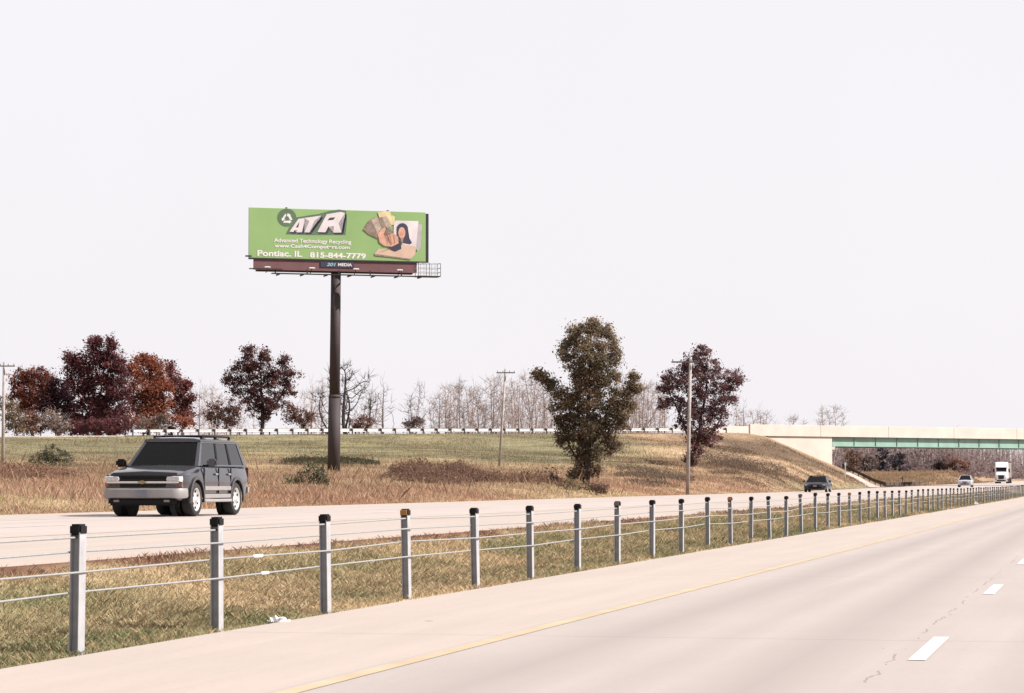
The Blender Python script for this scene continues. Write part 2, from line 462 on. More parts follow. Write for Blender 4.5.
# ------------------------------------------------------------------ ground
def zone_colour(X, Y):
    """natural colour of the cover at a place: straw, russet weeds, green turf, bare soil"""
    u, v = X * D[0] + Y * D[1], X * L[0] + Y * L[1]
    h = gheight(X, Y)
    straw = np.array([0.335, 0.258, 0.165]); russet = np.array([0.285, 0.172, 0.118]); green = np.array([0.135, 0.130, 0.080])
    brown = np.array([0.205, 0.145, 0.102]); soil = np.array([0.115, 0.052, 0.040]); medg = np.array([0.145, 0.148, 0.078])
    n1, n2, n3 = vnoise(X, Y, 22, 11), vnoise(X, Y, 6, 12), vnoise(X, Y, 1.7, 13)
    a = np.clip(0.5 + 0.5 * n1 + 0.4 * n2 + 0.2 * n3, 0, 1)[:, None]
    c = straw * a + russet * (1 - a)
    g = np.clip((h - 1.75 - 0.7 * n1 - 0.7 * n2 - 0.4 * n3) / 2.2, 0, 0.92) * np.clip((22 - X - 6 * n2) / 12, 0, 1) * (u < 480)
    c = c * (1 - g[:, None]) + (green * (1 + 0.22 * n2[:, None]) + np.array([0.07, 0.05, 0.02]) * np.clip(n3 + .6 * n2, 0, 1)[:, None]) * g[:, None]
    # brown end slope of the embankment
    s = np.clip((X - 14) / 10, 0, 1) * np.clip((v - 27) / 6, 0, 1) * (u < 470)
    bs = brown * (1 + 0.18 * n2[:, None]) * (0.6 + 0.4 * a) + straw * 0.4 * a
    c = c * (1 - s[:, None]) + bs * s[:, None]
    # strip of green turf on the verge near the bridge
    q = np.clip(1 - np.abs(v - 30.5) / 2.5, 0, 1) * np.clip((u - 255) / 20, 0, 1) * np.clip((372 - u) / 20, 0, 1)
    c = c * (1 - q[:, None]) + green * 1.25 * q[:, None]
    # median
    m = (v > 7.7) & (v < 10.9)
    tuft = np.clip(0.45 + 0.55 * vnoise(X, Y, 3.2, 21) + 0.5 * vnoise(X, Y, 0.9, 22), 0, 1)
    tuft = np.clip(tuft * np.interp(v, [7.7, 8.3, 9.0, 9.9, 10.4, 10.8], [0.9, 1.0, 0.55, 1.0, 0.35, 0.0]) * np.interp(u, [30, 45, 60, 90], [1, 1.1, 1.25, 1.4]) , 0, 1)
    mc = medg * tuft[:, None] + straw * 1.05 * (1 - tuft[:, None])
    e = np.clip((v - 10.38 - 0.22 * vnoise(X, Y, 1.5, 23)) / 0.25, 0, 1)[:, None] * 0.9
    mc = mc * (1 - e) + soil * e
    c = np.where(m[:, None], mc, c)
    far = np.clip((u - 385) / 60, 0, 1)[:, None]
    fc = (straw * 0.40 + russet * 0.30) * (1 + 0.16 * n1 + 0.14 * vnoise(X, Y, 40, 14))[:, None]
    return c * (1 - far) + fc * far

us = np.concatenate([np.arange(-30, 18, 6), np.arange(18, 120, 0.9), np.arange(120, 470, 2.0), np.geomspace(470, 6000, 40)])
vs = np.concatenate([-np.geomspace(2500, 70, 10), [-60, -40, -25, -16, -12, -9.0, -8.98, 0, 7.73, 7.75], np.arange(7.95, 10.7, 0.22), [10.78, 10.8, 18, 26.68, 26.7],
                     np.arange(27.2, 34, 0.8), np.arange(34, 130, 2.0), np.geomspace(130, 4000, 22)])
UU, VV = np.meshgrid(us, vs, indexing='ij')
gx, gy = (UU * D[0] + VV * L[0]).ravel(), (UU * D[1] + VV * L[1]).ravel()
gz = gheight(gx, gy)
idx = np.arange(len(gx)).reshape(UU.shape)
gf = np.stack([idx[:-1, :-1], idx[1:, :-1], idx[1:, 1:], idx[:-1, 1:]], -1).reshape(-1, 4)[:, ::-1]
ground = link('ground', np_mesh('ground', np.stack([gx, gy, gz], -1), gf, zone_colour(gx, gy), True), M['soil'])
tag(ground, kind='structure')

# ------------------------------------------------------------------ carriageways
u_near = [-25] + list(np.arange(0, 600, 20)) + [800, 1100, 1600, 2400, 3500]
lane_near = road_mat('worn lane concrete', (0.290, 0.256, 0.242), (1.62,), ((2.3, 0.6, 0.8), (4.15, 0.6, 0.8), (0.4, 0.5, 0.6), (3.2, 0.35, 0.35)))
shoulder_m = road_mat('pale shoulder concrete', (0.315, 0.270, 0.243), None)
lane_opp = road_mat('opposite lane concrete', (0.325, 0.282, 0.262), (18.9,), ((20.9, 0.6, 0.4), (23.0, 0.6, 0.4)))
road = tag(sheet('road', u_near, -3.9, 5.24, 0, 0, lane_near, thick=0.05), kind='structure')
sh = tag(sheet('road_shoulder', u_near, 5.24, E1, 0, 0, shoulder_m, thick=0.05), kind='structure')
sh2 = tag(sheet('road_shoulder', u_near, E0 + .01, -3.9, 0, 0, shoulder_m, thick=0.05), kind='structure')
opp = tag(sheet('opposite_road', u_near, 15.4, 23.2, OPP, OPP, lane_opp, thick=0.1), kind='structure')
tag(sheet('opposite_road_shoulder', u_near, E2, 15.4, OPP, OPP, shoulder_m, thick=0.1), kind='structure')
tag(sheet('opposite_road_shoulder', u_near, 23.2, E3, OPP, OPP, shoulder_m, thick=0.1), kind='structure')
sheet('edge_line', u_near, 5.02, 5.17, 0.004, 0.004, M['yellow'], road)
sheet('edge_line', u_near, -3.55, -3.4, 0.004, 0.004, M['paint'], road)
sheet('edge_line', u_near, 15.6, 15.73, OPP + 0.004, OPP + .004, M['yellow'], opp)
sheet('edge_line', u_near, 22.7, 22.83, OPP + 0.004, OPP + .004, M['paint'], opp)
def u_at(pxx, pyy, hh=0.0):
    z = (CAMH - hh) * F / (pyy - 482.5)
    return z * CT + (pxx - 512) / F * z * ST
u_d0 = u_at(915, 659.5)
for k in range(-1, 30):
    a = u_d0 + 12.1 * k
    sheet('lane_dash', [a, a + 3.05], 1.36, 1.49, 0.005, 0.005, M['paint'], road)
for k in range(0, 30):
    a = 20 + 12.1 * k
    sheet('lane_dash', [a, a + 3.05], 19.1, 19.22, OPP + 0.005, OPP + .005, M['paint'], opp)

# ------------------------------------------------------------------ wire rope barrier
def build_barrier():
    VF = 7.93
    u0 = u_at(78, 657)
    # take the first post's own position from the picture
    z0 = px(78, 657, 1).y
    zf = VF / (-(78 - 512) / F * CT + ST)
    u0 = zf * CT + (78 - 512) / F * zf * ST
    u0 += 0.06
    base = UV(u0, VF)
    root = empty('cable_barrier', (base[0], base[1], gh(base[0], base[1])), math.atan2(L[1], L[0]) - math.pi)
    tag(root, 'wire rope safety barrier of black-capped steel posts along the left road shoulder', 'barrier')
    inv = Matrix.Translation(-Vector(root.location))
    rot = Matrix.Rotation(-root.rotation_euler.z, 4, 'Z')
    # local axes: x to the right of the road, y along the road
    w, dp, t, H = 0.080, 0.128, 0.007, 0.975
    # folded steel section with a groove facing the traffic
    prof = [(-w/2, -dp/2), (-w/2 + .008, -dp/2), (-w/2 + .010, -dp/2 + .05), (w/2 - .010, -dp/2 + .05), (w/2 - .008, -dp/2), (w/2, -dp/2), (w/2, dp/2), (-w/2, dp/2)]
    tmp = prism('post', prof, 'z', -0.35, H, M['galv']); post_me = tmp.data; bpy.data.objects.remove(tmp)
    tmp = box('cap', (0, 0, H + 0.022), (0.096, 0.142, 0.088), M['black'], bevel=0.015); cap_me = tmp.data; bpy.data.objects.remove(tmp)
    tmp = box('reflector', (0, -0.078, H + 0.024), (0.078, 0.012, 0.062), M['amber'], bevel=0.004, seg=1); ref_me = tmp.data; bpy.data.objects.remove(tmp)
    ref2 = ref_me.copy(); ref2.materials.clear(); ref2.materials.append(M['grey_ref'])
    sp, N = 3.37, 76
    hs = (0.49, 0.655, 0.81, 0.925)
    tops = []
    for k in range(-2, N):
        u = u0 + sp * k + random.uniform(-.06, .06)
        p = UV(u, VF); g = gh(p[0], p[1])
        lp = rot @ (Vector((p[0], p[1], g)) - Vector(root.location))
        dz = random.uniform(-0.012, 0.012)
        lean = (random.uniform(-.02, .02), random.uniform(-.024, .014))
        o = link('post', post_me, None, root); o.location = lp + Vector((0, 0, dz)); o.rotation_euler = (lean[0], lean[1], random.uniform(-.05, .05))
        c = link('cap', cap_me, None, o)
        if k % 4 == 3:
            link('reflector', ref_me if k in (3, 11, 19) else ref2, None, o)
        tops.append((lp, k))
    for ci, hh in enumerate(hs):
        pts = []
        for lp, k in tops:
            side = 1 if (k + ci) % 2 else -1
            if ci == 3: side = 0
            off = side * (w / 2 + 0.014)
            pts.append(Vector((lp.x + off, lp.y - (0.09 if ci == 3 else 0), lp.z + hh)))
            if ci < 3:
                pts[-1] = Vector((lp.x + off, lp.y - 0.08, lp.z + hh)); pts.append(Vector((lp.x + off, lp.y + 0.08, lp.z + hh)))
        P = np.array(pts); n = 6; V, Fc = [], []
        for i, p in enumerate(P):
            for k in range(n):
                a = 2 * math.pi * k / n
                V.append((p[0] + 0.0092 * math.cos(a), p[1], p[2] + 0.0092 * math.sin(a)))
        for i in range(len(P) - 1):
            for k in range(n):
                Fc.append((i * n + k, i * n + (k + 1) % n, (i + 1) * n + (k + 1) % n, (i + 1) * n + k))
        cb = link('cable', np_mesh('cable', np.array(V), np.array(Fc), None, True), M['cable'], root)
        if ci in (0, 1):        # rigging screw joining two lengths of rope
            i0 = 2 * 3 + 1
            a, b = Vector(P[i0]), Vector(P[i0 + 1]); f0 = 0.36 - 0.04 * ci
            bm = bmesh.new()
            add_bar(bm, a.lerp(b, f0), a.lerp(b, f0 + 0.055), 0.017, None, 8)
            add_bar(bm, a.lerp(b, f0 - 0.012), a.lerp(b, f0), 0.012, 0.017, 8)
            add_bar(bm, a.lerp(b, f0 + .055), a.lerp(b, f0 + 0.067), 0.017, 0.012, 8)
            bm_obj('turnbuckle', bm, M['litter'], cb)
build_barrier()

# ------------------------------------------------------------------ overpass approach, guard rails, bridge
GP = np.stack([GX, GY], -1)
def g_at(x):
    """point of the approach's near edge at world x, its height and its direction"""
    y = float(np.interp(x, GX, GY)); h = float(np.interp(x, GX, GH))
    y2 = float(np.interp(x + 1, GX, GY)); dv = Vector((1, y2 - y, 0)).normalized()
    return Vector((x, y, h)), dv

def along_g(x0, x1, step):
    out, x = [], x0
    while x < x1:
        p, d = g_at(x); out.append((p, d)); x += step * d.x
    return out

def ribbon(name, path, prof, material, parent=None):
    """prof: (offset to the far side, height) polygon swept along path"""
    V, Fc = [], []; n = len(prof)
    for p, d in path:
        nrm = Vector((-d.y, d.x, 0))
        for o, h in prof: V.append(p + nrm * o + Vector((0, 0, h)))
    for i in range(len(path) - 1):
        for k in range(n):
            j = (k + 1) % n
            Fc.append((i * n + k, (i + 1) * n + k, (i + 1) * n + j, i * n + j))
    Fc += [tuple(range(n)), tuple(range((len(path) - 1) * n, len(path) * n))[::-1]]
    me = bpy.data.meshes.new(name); me.from_pydata([tuple(v) for v in V], [], Fc); me.update()
    bm = bmesh.new(); bm.from_mesh(me); bmesh.ops.recalc_face_normals(bm, faces=bm.faces); bm.to_mesh(me); bm.free()
    return link(name, me, material, parent)

ABX = 45.0                  # world x of the abutment corner
path_app = along_g(-300, 32, 8) + [g_at(32)]
tag(ribbon('approach_road', path_app, [(1.2, -0.35), (1.2, 0.05), (10.2, 0.05), (10.2, -0.35)], M['conc']), kind='structure')

def guardrail(name, label, x0, x1, off, flip, step=2.3):
    p0, _ = g_at(x0)
    root = empty(name, p0)
    tag(root, label, 'guardrail', 'guardrails of the overpass approach')
    s = -1 if flip else 1
    path = [(p - p0, d) for p, d in along_g(x0, x1, step)]
    wprof = [(0, .42), (.05, .47), (.05, .53), (0, .57), (.05, .61), (.05, .68), (0, .73), (-.012, .73), (.035, .68), (.035, .61), (-.012, .57), (.035, .53), (.035, .47), (-.012, .42)]
    ribbon('rail', path, [(off + s * a, h) for a, h in wprof], M['rail'], root)
    bm = bmesh.new(); add_box(bm, (0, 0, 0.17), (0.11, 0.16, 1.02)); tmp = bm_obj('post', bm, M['dark_timber']); pm = tmp.data; bpy.data.objects.remove(tmp)
    bm = bmesh.new(); add_box(bm, (0, 0, 0.58), (0.17, 0.2, 0.36)); tmp = bm_obj('block', bm, M['dark_timber']); bmesh_me = tmp.data; bpy.data.objects.remove(tmp)
    for p, d in path:
        nrm = Vector((-d.y, d.x, 0))
        o = link('post', pm, None, root); o.location = p + nrm * (off - s * 0.33); o.rotation_euler.z = math.atan2(d.y, d.x)
        b = link('block', bmesh_me, None, o); b.location = (0, s * 0.19, 0)
guardrail('guardrail', 'white galvanized guardrail on the near side of the overpass approach', -43, 31, 0.75, False)
guardrail('guardrail', 'white guardrail on the far side of the overpass approach behind the nearer one', -33, 31, 10.4, True, 4.6)

def build_bridge():
    pA, dA = g_at(ABX)
    d = (Vector((140, 441, 0)) - Vector((ABX, float(np.interp(ABX, GX, GY)), 0))).normalized()
    ang = math.atan2(d.y, d.x)
    root = empty('highway_bridge', pA, ang)
    tag(root, 'highway overpass with teal steel girders and a cream concrete parapet', 'bridge')
    z0 = pA.z                                   # local z = world z - z0
    Lb = 62.0
    top, dk, gb = 9.28 - z0, 7.75 - z0, 6.38 - z0
    # local: x along the bridge to the right, y to the far side
    back = -15.2
    box('deck', ((Lb + back) / 2, 5.6, dk + 0.13), (Lb - back, 10.4, 0.24), M['conc'], root)
    for y in (0.24, 10.96):
        n = 6; seg = (Lb - back) / n
        for i in range(n):
            box('parapet', (back + seg * (i + .5), y, (top + dk) / 2 - 0.02), (seg - 0.03, 0.34, top - dk + 0.04), M['parapet'], root, bevel=0.02, seg=1)
    for i, y in enumerate((0.68, 3.2, 5.6, 8.0, 10.5)):
        prof = [(-.2, 0), (.2, 0), (.2, .06), (.02, .06), (.02, dk - gb - .06), (.2, dk - gb - .06), (.2, dk - gb), (-.2, dk - gb), (-.2, dk - gb - .06), (-.02, dk - gb - .06), (-.02, .06), (-.2, .06)]
        g = prism('girder', [(y + a, gb + b + .008) for a, b in prof], 'x', 0.35, Lb - .4, M['teal'], root)
        if i == 0:
            for k in range(1, 15):
                box('stiffener', (0.35 + k * 4.1, y - 0.08, (gb + dk) / 2), (0.04, 0.13, dk - gb - 0.16), M['teal'], g)
    # abutments with wing walls
    for side, x in ((1, 0.0), (-1, Lb)):
        box('abutment', (x - side * 0.6, 6.03, (dk - 0.01 - 9) / 2), (1.2, 10.5, 9 + dk - 0.01), M['conc'], root)
        xw = -11.8 if side == 1 else Lb + 6.5
        box('wing_wall', (x / 2 + xw / 2 - (0.003 * side), 0.52, (dk - 0.02 - 9) / 2), (abs(x - xw) - .01, 0.42, 9 + dk - 0.02), M['parapet'], root, bevel=0.02, seg=1)
        box('wing_wall', (x - side * 7.8, 11.1, (dk - 0.02 - 9) / 2), (13, 0.42, 9 + dk - 0.02), M['parapet'], root)
        box('bearing_shelf', (x + side * 0.35, 5.6, gb - 0.24), (0.7, 10.2, 0.44), M['conc'], root)
build_bridge()

# concrete chute down the bridge cone and the dark guard rail beside it
def strip3(name, pts, width, thick, material, parent=None, up=0.02):
    V, Fc = [], []
    for i, p in enumerate(pts):
        a = pts[max(0, i - 1)]; b = pts[min(len(pts) - 1, i + 1)]
        d = Vector((b[0] - a[0], b[1] - a[1], 0)).normalized(); nn = Vector((-d.y, d.x, 0)) * (width / 2)
        for q, zz in ((-1, -thick), (-1, up), (1, up), (1, -thick)):
            V.append((p[0] + nn.x * q, p[1] + nn.y * q, p[2] + zz))
    for i in range(len(pts) - 1):
        for k in range(4):
            j = (k + 1) % 4; Fc.append((i * 4 + k, (i + 1) * 4 + k, (i + 1) * 4 + j, i * 4 + j))
    n = (len(pts) - 1) * 4
    Fc += [(0, 1, 2, 3), (n, n + 3, n + 2, n + 1)]
    me = bpy.data.meshes.new(name); me.from_pydata(V, [], Fc); me.update()
    bm = bmesh.new(); bm.from_mesh(me); bmesh.ops.recalc_face_normals(bm, faces=bm.faces); bm.to_mesh(me); bm.free()
    return link(name, me, material, parent)

def gpts(xz):
    return [on_ground(x, z) for x, z in xz]
tag(strip3('drain_chute', gpts([(845, 366), (855, 364), (865, 360), (875, 354), (886, 347), (898, 340)]), 1.5, 0.3, M['conc'], None, 0.10),
    'pale concrete drain strip running down the bank beside the bridge', 'drain')
def low_rail():
    pts = gpts([(842, 377), (852, 376), (863, 375), (874, 374), (885, 373), (893, 378), (903, 392), (913, 410), (924, 430)])
    root = empty('guardrail', pts[0])
    tag(root, 'dark weathered guardrail curving from under the bridge to the road edge', 'guardrail')
    loc = [p - pts[0] for p in pts]
    me = strip3('rail', [p + Vector((0, 0, .72)) for p in loc], 0.08, 0.42, M['rust'], root)
    for i in range(len(loc) - 1):
        for t in (0.0, 0.5):
            p = loc[i].lerp(loc[i + 1], t)
            box('post', (p.x + .1, p.y + 0.16, p.z + 0.2), (0.15, 0.15, 1.0), M['dark_timber'], root)
low_rail()

def delineator(x, z, h, label, dark=False):
    p = on_ground(x, z); root = empty('delineator_post', p)
    tag(root, label, 'marker post', 'marker posts near the bridge')
    box('post', (0, 0, h / 2 - .1), (0.14, 0.06, h + .2), M['dark_timber' if dark else 'rail'], root)
    box('reflector', (0, -0.045, h - 0.22), (0.22, 0.03, 0.4), M['rust' if dark else 'white'], root)
delineator(845, 352, 2.0, 'slim white marker post on the bank below the bridge wing wall')
delineator(902, 384, 1.5, 'small dark marker post beside the guardrail end past the bridge', True)

# ------------------------------------------------------------------ billboard
def text_mesh(name, body, w, h, material, parent, loc, shear=0.0, bold=0.0, space=1.0):
    cu = bpy.data.curves.new(name, 'FONT'); cu.body = body; cu.size = 1.0; cu.offset = bold; cu.extrude = 0.004; cu.shear = shear
    cu.space_character = space
    o = bpy.data.objects.new(name, cu); COL.objects.link(o)
    dg = bpy.context.evaluated_depsgraph_get(); dg.update()
    me = bpy.data.meshes.new_from_object(o.evaluated_get(dg)); bpy.data.objects.remove(o)
    co = np.empty(len(me.vertices) * 3); me.vertices.foreach_get('co', co); co = co.reshape(-1, 3)
    mn, mx = co.min(0), co.max(0)
    q = np.zeros_like(co)
    q[:, 0] = loc[0] + (co[:, 0] - mn[0]) / (mx[0] - mn[0]) * w
    q[:, 2] = loc[2] + (co[:, 1] - mn[1]) / (mx[1] - mn[1]) * h
    q[:, 1] = loc[1] - (co[:, 2] - mn[2])
    me.vertices.foreach_set('co', q.ravel()); me.update()
    me.materials.clear()
    return tag(link(name, me, material, parent), kind='stuff')

def build_billboard():
    zb = 216.0
    base = on_ground(334.8, zb)
    ang = math.atan2(4.0, 14.0)
    ctr = px(337, 235.2, zb)                   # centre of the face
    root = empty('billboard', base, ang)
    tag(root, 'green roadside billboard for computer recycling on a single tall brown steel pole', 'billboard')
    rel = ctr - base
    cz = rel.z
    cx = rel.x * math.cos(ang) + rel.y * math.sin(ang)
    Wd, H = 14.63, 4.06
    # pole: lower thick length, collar step and upper length; it leans slightly
    def pole(name, a, b, r, r2): 
        bm = bmesh.new(); add_bar(bm, a, b, r, r2, 28); o = bm_obj(name, bm, M['brownsteel'], root)
        for p in o.data.polygons: p.use_smooth = len(p.vertices) == 4
        return o
    pt = cz - H / 2 - 0.35
    def at(t): return Vector((cx * t * 1.1, 0.35, -0.5 + (pt + 0.5) * t))
    pole('pole', at(0), at(0.385), 0.52, 0.49)
    pole('pole', at(0.385), at(1.0), 0.43, 0.40)
    pole('pole_collar', at(0.375), at(0.39), 0.51, 0.47)
    # face
    y0 = -0.35
    face = box('poster_panel', (cx, y0, cz), (Wd, 0.10, H), M['green'], root, bevel=0.02, seg=1)
    yf = y0 - 0.05
    for s in (-1, 1):
        box('frame_post', (cx + s * 4.2, y0 + 0.28, cz - 0.2), (0.16, 0.3, H + 0.6), M['darksteel'], root)
    for zz in (-1.5, 0, 1.5):
        box('frame_beam', (cx, y0 + 0.55, cz + zz), (Wd - 0.6, 0.16, 0.22), M['darksteel'], root)
    # second face, turned the other way, its dark end shows past the right edge
    box('back_panel', (cx + 0.25, y0 + 1.15, cz - 0.02), (Wd + 0.05, 0.16, H), M['darksteel'], root, bevel=0.03, seg=1)
    box('end_cover', (cx + Wd / 2 + 0.15, y0 + 0.60, cz - 0.07), (0.28, 1.0, H - 0.05), M['darksteel'], root)
    box('bottom_trim', (cx, y0 - 0.01, cz - H / 2 - 0.055), (Wd, 0.16, 0.10), M['darksteel'], root)
    # apron and catwalk
    az = cz - H / 2 - 0.11 - 0.42
    box('apron', (cx - 0.15, y0 + 0.06, az), (13.5, 0.12, 0.82), M['maroon'], root, bevel=0.01, seg=1)
    box('torsion_beam', (cx - 0.1, 0.36, az - 0.15), (12.9, 0.62, 0.66), M['brownsteel'], root)
    sg = box('maker_sign', (cx - 0.05, y0 - 0.035, az + 0.14), (2.75, 0.05, 0.46), M['ink'], root)
    text_mesh('lettering', '201', 0.75, 0.27, M['cyan'], sg, (cx - 0.93, y0 - 0.065, az + 0.0), 0.25, 0.02)
    text_mesh('lettering', 'MEDIA', 1.15, 0.24, M['white'], sg, (cx + 0.02, y0 - 0.065, az + 0.02), 0, 0.03)
    cw = cz - H / 2 - 1.27
    walk = box('catwalk', (cx + 0.75, y0 - 0.75, cw), (12.6, 0.65, 0.06), M['darksteel'], root)
    for k in range(7):
        box('bracket', (cx - 5.0 + k * 1.95, y0 - 0.5, cw - 0.07), (0.10, 1.3, 0.10), M['darksteel'], walk)
    for k in range(5):
        box('hanger', (cx - 5.2 + k * 2.6, y0 - 0.42, cw + 0.2), (0.09, 0.09, 0.42), M['darksteel'], walk)
    box('rail', (cx - 6.0, y0 - 0.55, cw + 0.36), (2.7, 0.08, 0.09), M['darksteel'], walk)
    box('stub_beam', (cx - 7.35, y0 - 0.2, cz - H / 2 + 0.12), (0.5, 0.1, 0.12), M['darksteel'], root)
    for k in range(4):
        lx = cx - 6.0 + k * 3.62
        lp = box('flood_lamp', (lx, y0 - 1.25, cw + 0.45), (0.5, 0.26, 0.12), M['white'], root, bevel=0.04)
        bar('lamp_arm', (lx, y0 - 1.2, cw + 0.40), (lx, y0 - 0.6, cw + 0.05), 0.03, M['darksteel'], lp)
    # access cage at the right end
    cage = box('access_platform', (cx + Wd / 2 + 0.05, y0 - 0.55, cw + 0.02), (1.9, 1.2, 0.07), M['darksteel'], root)
    for gy in (y0 - 1.1, y0 + 0.0):
        for hz in (0.35, 0.7, 1.08):
            bar('guard_bar', (cx + Wd / 2 - 0.85, gy, cw + hz), (cx + Wd / 2 + 1.0, gy, cw + hz), 0.024, M['galv'], cage, n=6)
        for k in range(5):
            xx = cx + Wd / 2 - 0.85 + k * 0.4625
            bar('guard_bar', (xx, gy, cw), (xx, gy, cw + 1.08), 0.024, M['galv' if k % 2 else 'darksteel'], cage, n=6)
    for hz in (0.35, 0.7, 1.08):
        bar('guard_bar', (cx + Wd / 2 + 1.0, y0 - 1.1, cw + hz), (cx + Wd / 2 + 1.0, y0, cw + hz), 0.024, M['galv'], cage, n=6)
    # ---- printed artwork, laid out in the picture's pixels on the face
    def ab(x, y):
        t = (x - 249) / 174.0
        return cx - Wd / 2 + t * Wd, cz + H / 2 - (y - (208 + 4.2 * t)) / 50.3 * H
    layer = [0]
    def poly(name, pts, m, lift=None, conv=True):
        layer[0] += 1
        yy = yf - 0.004 - 0.002 * layer[0] if lift is None else yf - lift
        P = [ab(*p) for p in pts] if conv else pts
        bm = bmesh.new()
        f = bm.faces.new([bm.verts.new((a, yy, b)) for a, b in P])
        bmesh.ops.triangulate(bm, faces=[f])
        bmesh.ops.recalc_face_normals(bm, faces=bm.faces)
        return bm_obj(name, bm, m, face)
    def ell(cx_, cy_, rx, ry, n=28):
        return [(cx_ + rx * math.cos(2 * math.pi * k / n), cy_ + ry * math.sin(2 * math.pi * k / n)) for k in range(n)]
    # crop of the logo: 9.9 picture pixels per photograph pixel
    def c5(x, y): return (250 + x / 9.895, 200 + y / 9.895)
    # grey-green halo behind the logo
    poly('logo_halo', [c5(*p) for p in [(345, 345), (395, 240), (440, 178), (545, 160), (660, 142), (760, 112), (860, 96), (930, 108), (938, 200), (925, 350), (780, 352), (560, 352)]], M['dkgreen'])
    poly('emblem_disc', [c5(*p) for p in ell(355, 180, 92, 90)], M['dkgreen'])
    # recycling loop: three bent arrows
    lc = c5(357, 190)
    for k in range(3):
        a0 = math.radians(120 * k)
        band = [(-3.3, 2.2), (1.6, 2.2), (1.6, 1.1), (4.3, 3.2), (1.6, 5.3), (1.6, 4.3), (-4.4, 4.3)]
        pts = []
        for x, y in band:
            x, y = x * 0.95 + 0.4, y * 0.95
            pts.append((lc[0] + (x * math.cos(a0) - y * math.sin(a0)), lc[1] + x * math.sin(a0) + y * math.cos(a0)))
        poly('recycling_arrow', pts, M['white'])
    # letters A T R in slanted block capitals with a dark drop edge
    LA = [[(380, 320), (466, 192), (532, 183), (502, 324), (450, 326), (456, 300), (430, 302), (420, 322)]]
    LT = [[(524, 182), (690, 158), (662, 204), (622, 208), (574, 326), (524, 326), (572, 214), (512, 220)]]
    LR = [[(650, 322), (740, 144), (880, 120), (918, 132), (914, 178), (886, 222), (856, 234), (900, 236), (884, 326), (806, 328), (812, 262), (756, 268), (728, 324)]]
    AH = [(442, 278), (476, 222), (466, 276)]
    RH = [(748, 206), (768, 180), (824, 174), (806, 200)]
    for dx, dy, m in ((18, 16, M['ink']), (9, 8, M['ink']), (0, 0, M['offwhite'])):
        for g in (LA, LT, LR):
            for p in g: poly('lettering', [c5(x + dx, y + dy) for x, y in p], m)
    poly('lettering', [c5(*p) for p in AH], M['ink']); poly('lettering', [c5(*p) for p in RH], M['ink'])
    def line(body, x0, y0_, x1, hpx, m=M['white'], bold=0.03):
        a0, b0 = ab(x0, y0_); a1, _ = ab(x1, y0_)
        text_mesh('lettering', body, a1 - a0, hpx / 50.3 * H, m, face, (a0, yf - 0.012, b0), 0, bold)
    line('Advanced Technology Recycling', 273.5, 243.9, 349, 5.2, bold=0.022)
    line('www.Cash4Computers.com', 274, 249.0, 347.5, 4.6, bold=0.028)
    line('Pontiac, IL', 257.5, 257.6, 301, 7.0, bold=0.03)
    line('815-844-7779', 308.5, 258.3, 363.5, 5.6, bold=0.035)
    # crop of the picture half: 10.83 picture pixels per photograph pixel
    def c2(pts): return [(352 + x / 10.825, 204 + y / 10.825) for x, y in pts]
    art = [('laptop_print', [(640, 200), (730, 225), (715, 480), (680, 520), (650, 460)], 'grey'),
           ('laptop_print', [(425, 195), (455, 180), (690, 186), (665, 470), (520, 440), (420, 330)], 'offwhite'),
           ('laptop_print', [(215, 545), (262, 488), (385, 498), (420, 520), (520, 440), (668, 470), (650, 560), (608, 600)], 'tan'),
           ('laptop_print', [(215, 545), (608, 600), (604, 612), (400, 586), (222, 566)], 'note'),
           ('banknote_print', [(250, 90), (385, 76), (395, 120), (435, 135), (430, 225), (330, 240), (270, 160)], 'cream'),
           ('banknote_print', [(95, 280), (150, 190), (215, 145), (290, 180), (300, 290), (250, 380), (150, 330)], 'note'),
           ('banknote_print', [(180, 170), (245, 140), (290, 250), (250, 330)], 'notelight'),
           ('banknote_print', [(250, 150), (330, 140), (360, 230), (300, 300)], 'note'),
           ('banknote_print', [(300, 150), (345, 130), (400, 240), (350, 270)], 'notelight'),
           ('portrait_print', ell(515, 275, 62, 66), 'ink'),
           ('portrait_print', [(455, 260), (575, 260), (575, 350), (620, 425), (600, 440), (540, 430), (500, 420), (455, 350)], 'ink'),
           ('portrait_print', ell(510, 315, 38, 62), 'skin'),
           ('portrait_print', [(495, 370), (530, 368), (520, 420), (500, 415)], 'skinsh'),
           ('sleeve_print', [(370, 468), (480, 400), (500, 440), (505, 490), (440, 520), (390, 500)], 'ink'),
           ('hand_print', [(250, 330), (290, 275), (330, 255), (340, 280), (310, 330), (330, 350), (420, 320), (470, 360), (475, 430), (400, 468), (320, 460), (270, 420)], 'skin'),
           ('hand_print', [(330, 350), (350, 345), (365, 440), (350, 450)], 'skinsh'),
           ('hand_print', [(372, 345), (388, 340), (405, 440), (392, 452)], 'skinsh'),
           ('hand_print', [(412, 340), (426, 338), (440, 430), (428, 440)], 'skinsh'),
           ('hand_print', [(330, 290), (350, 262), (420, 285), (400, 320), (345, 335)], 'note')]
    for nm, pts, m in art: poly(nm, c2(pts), M[m])
build_billboard()

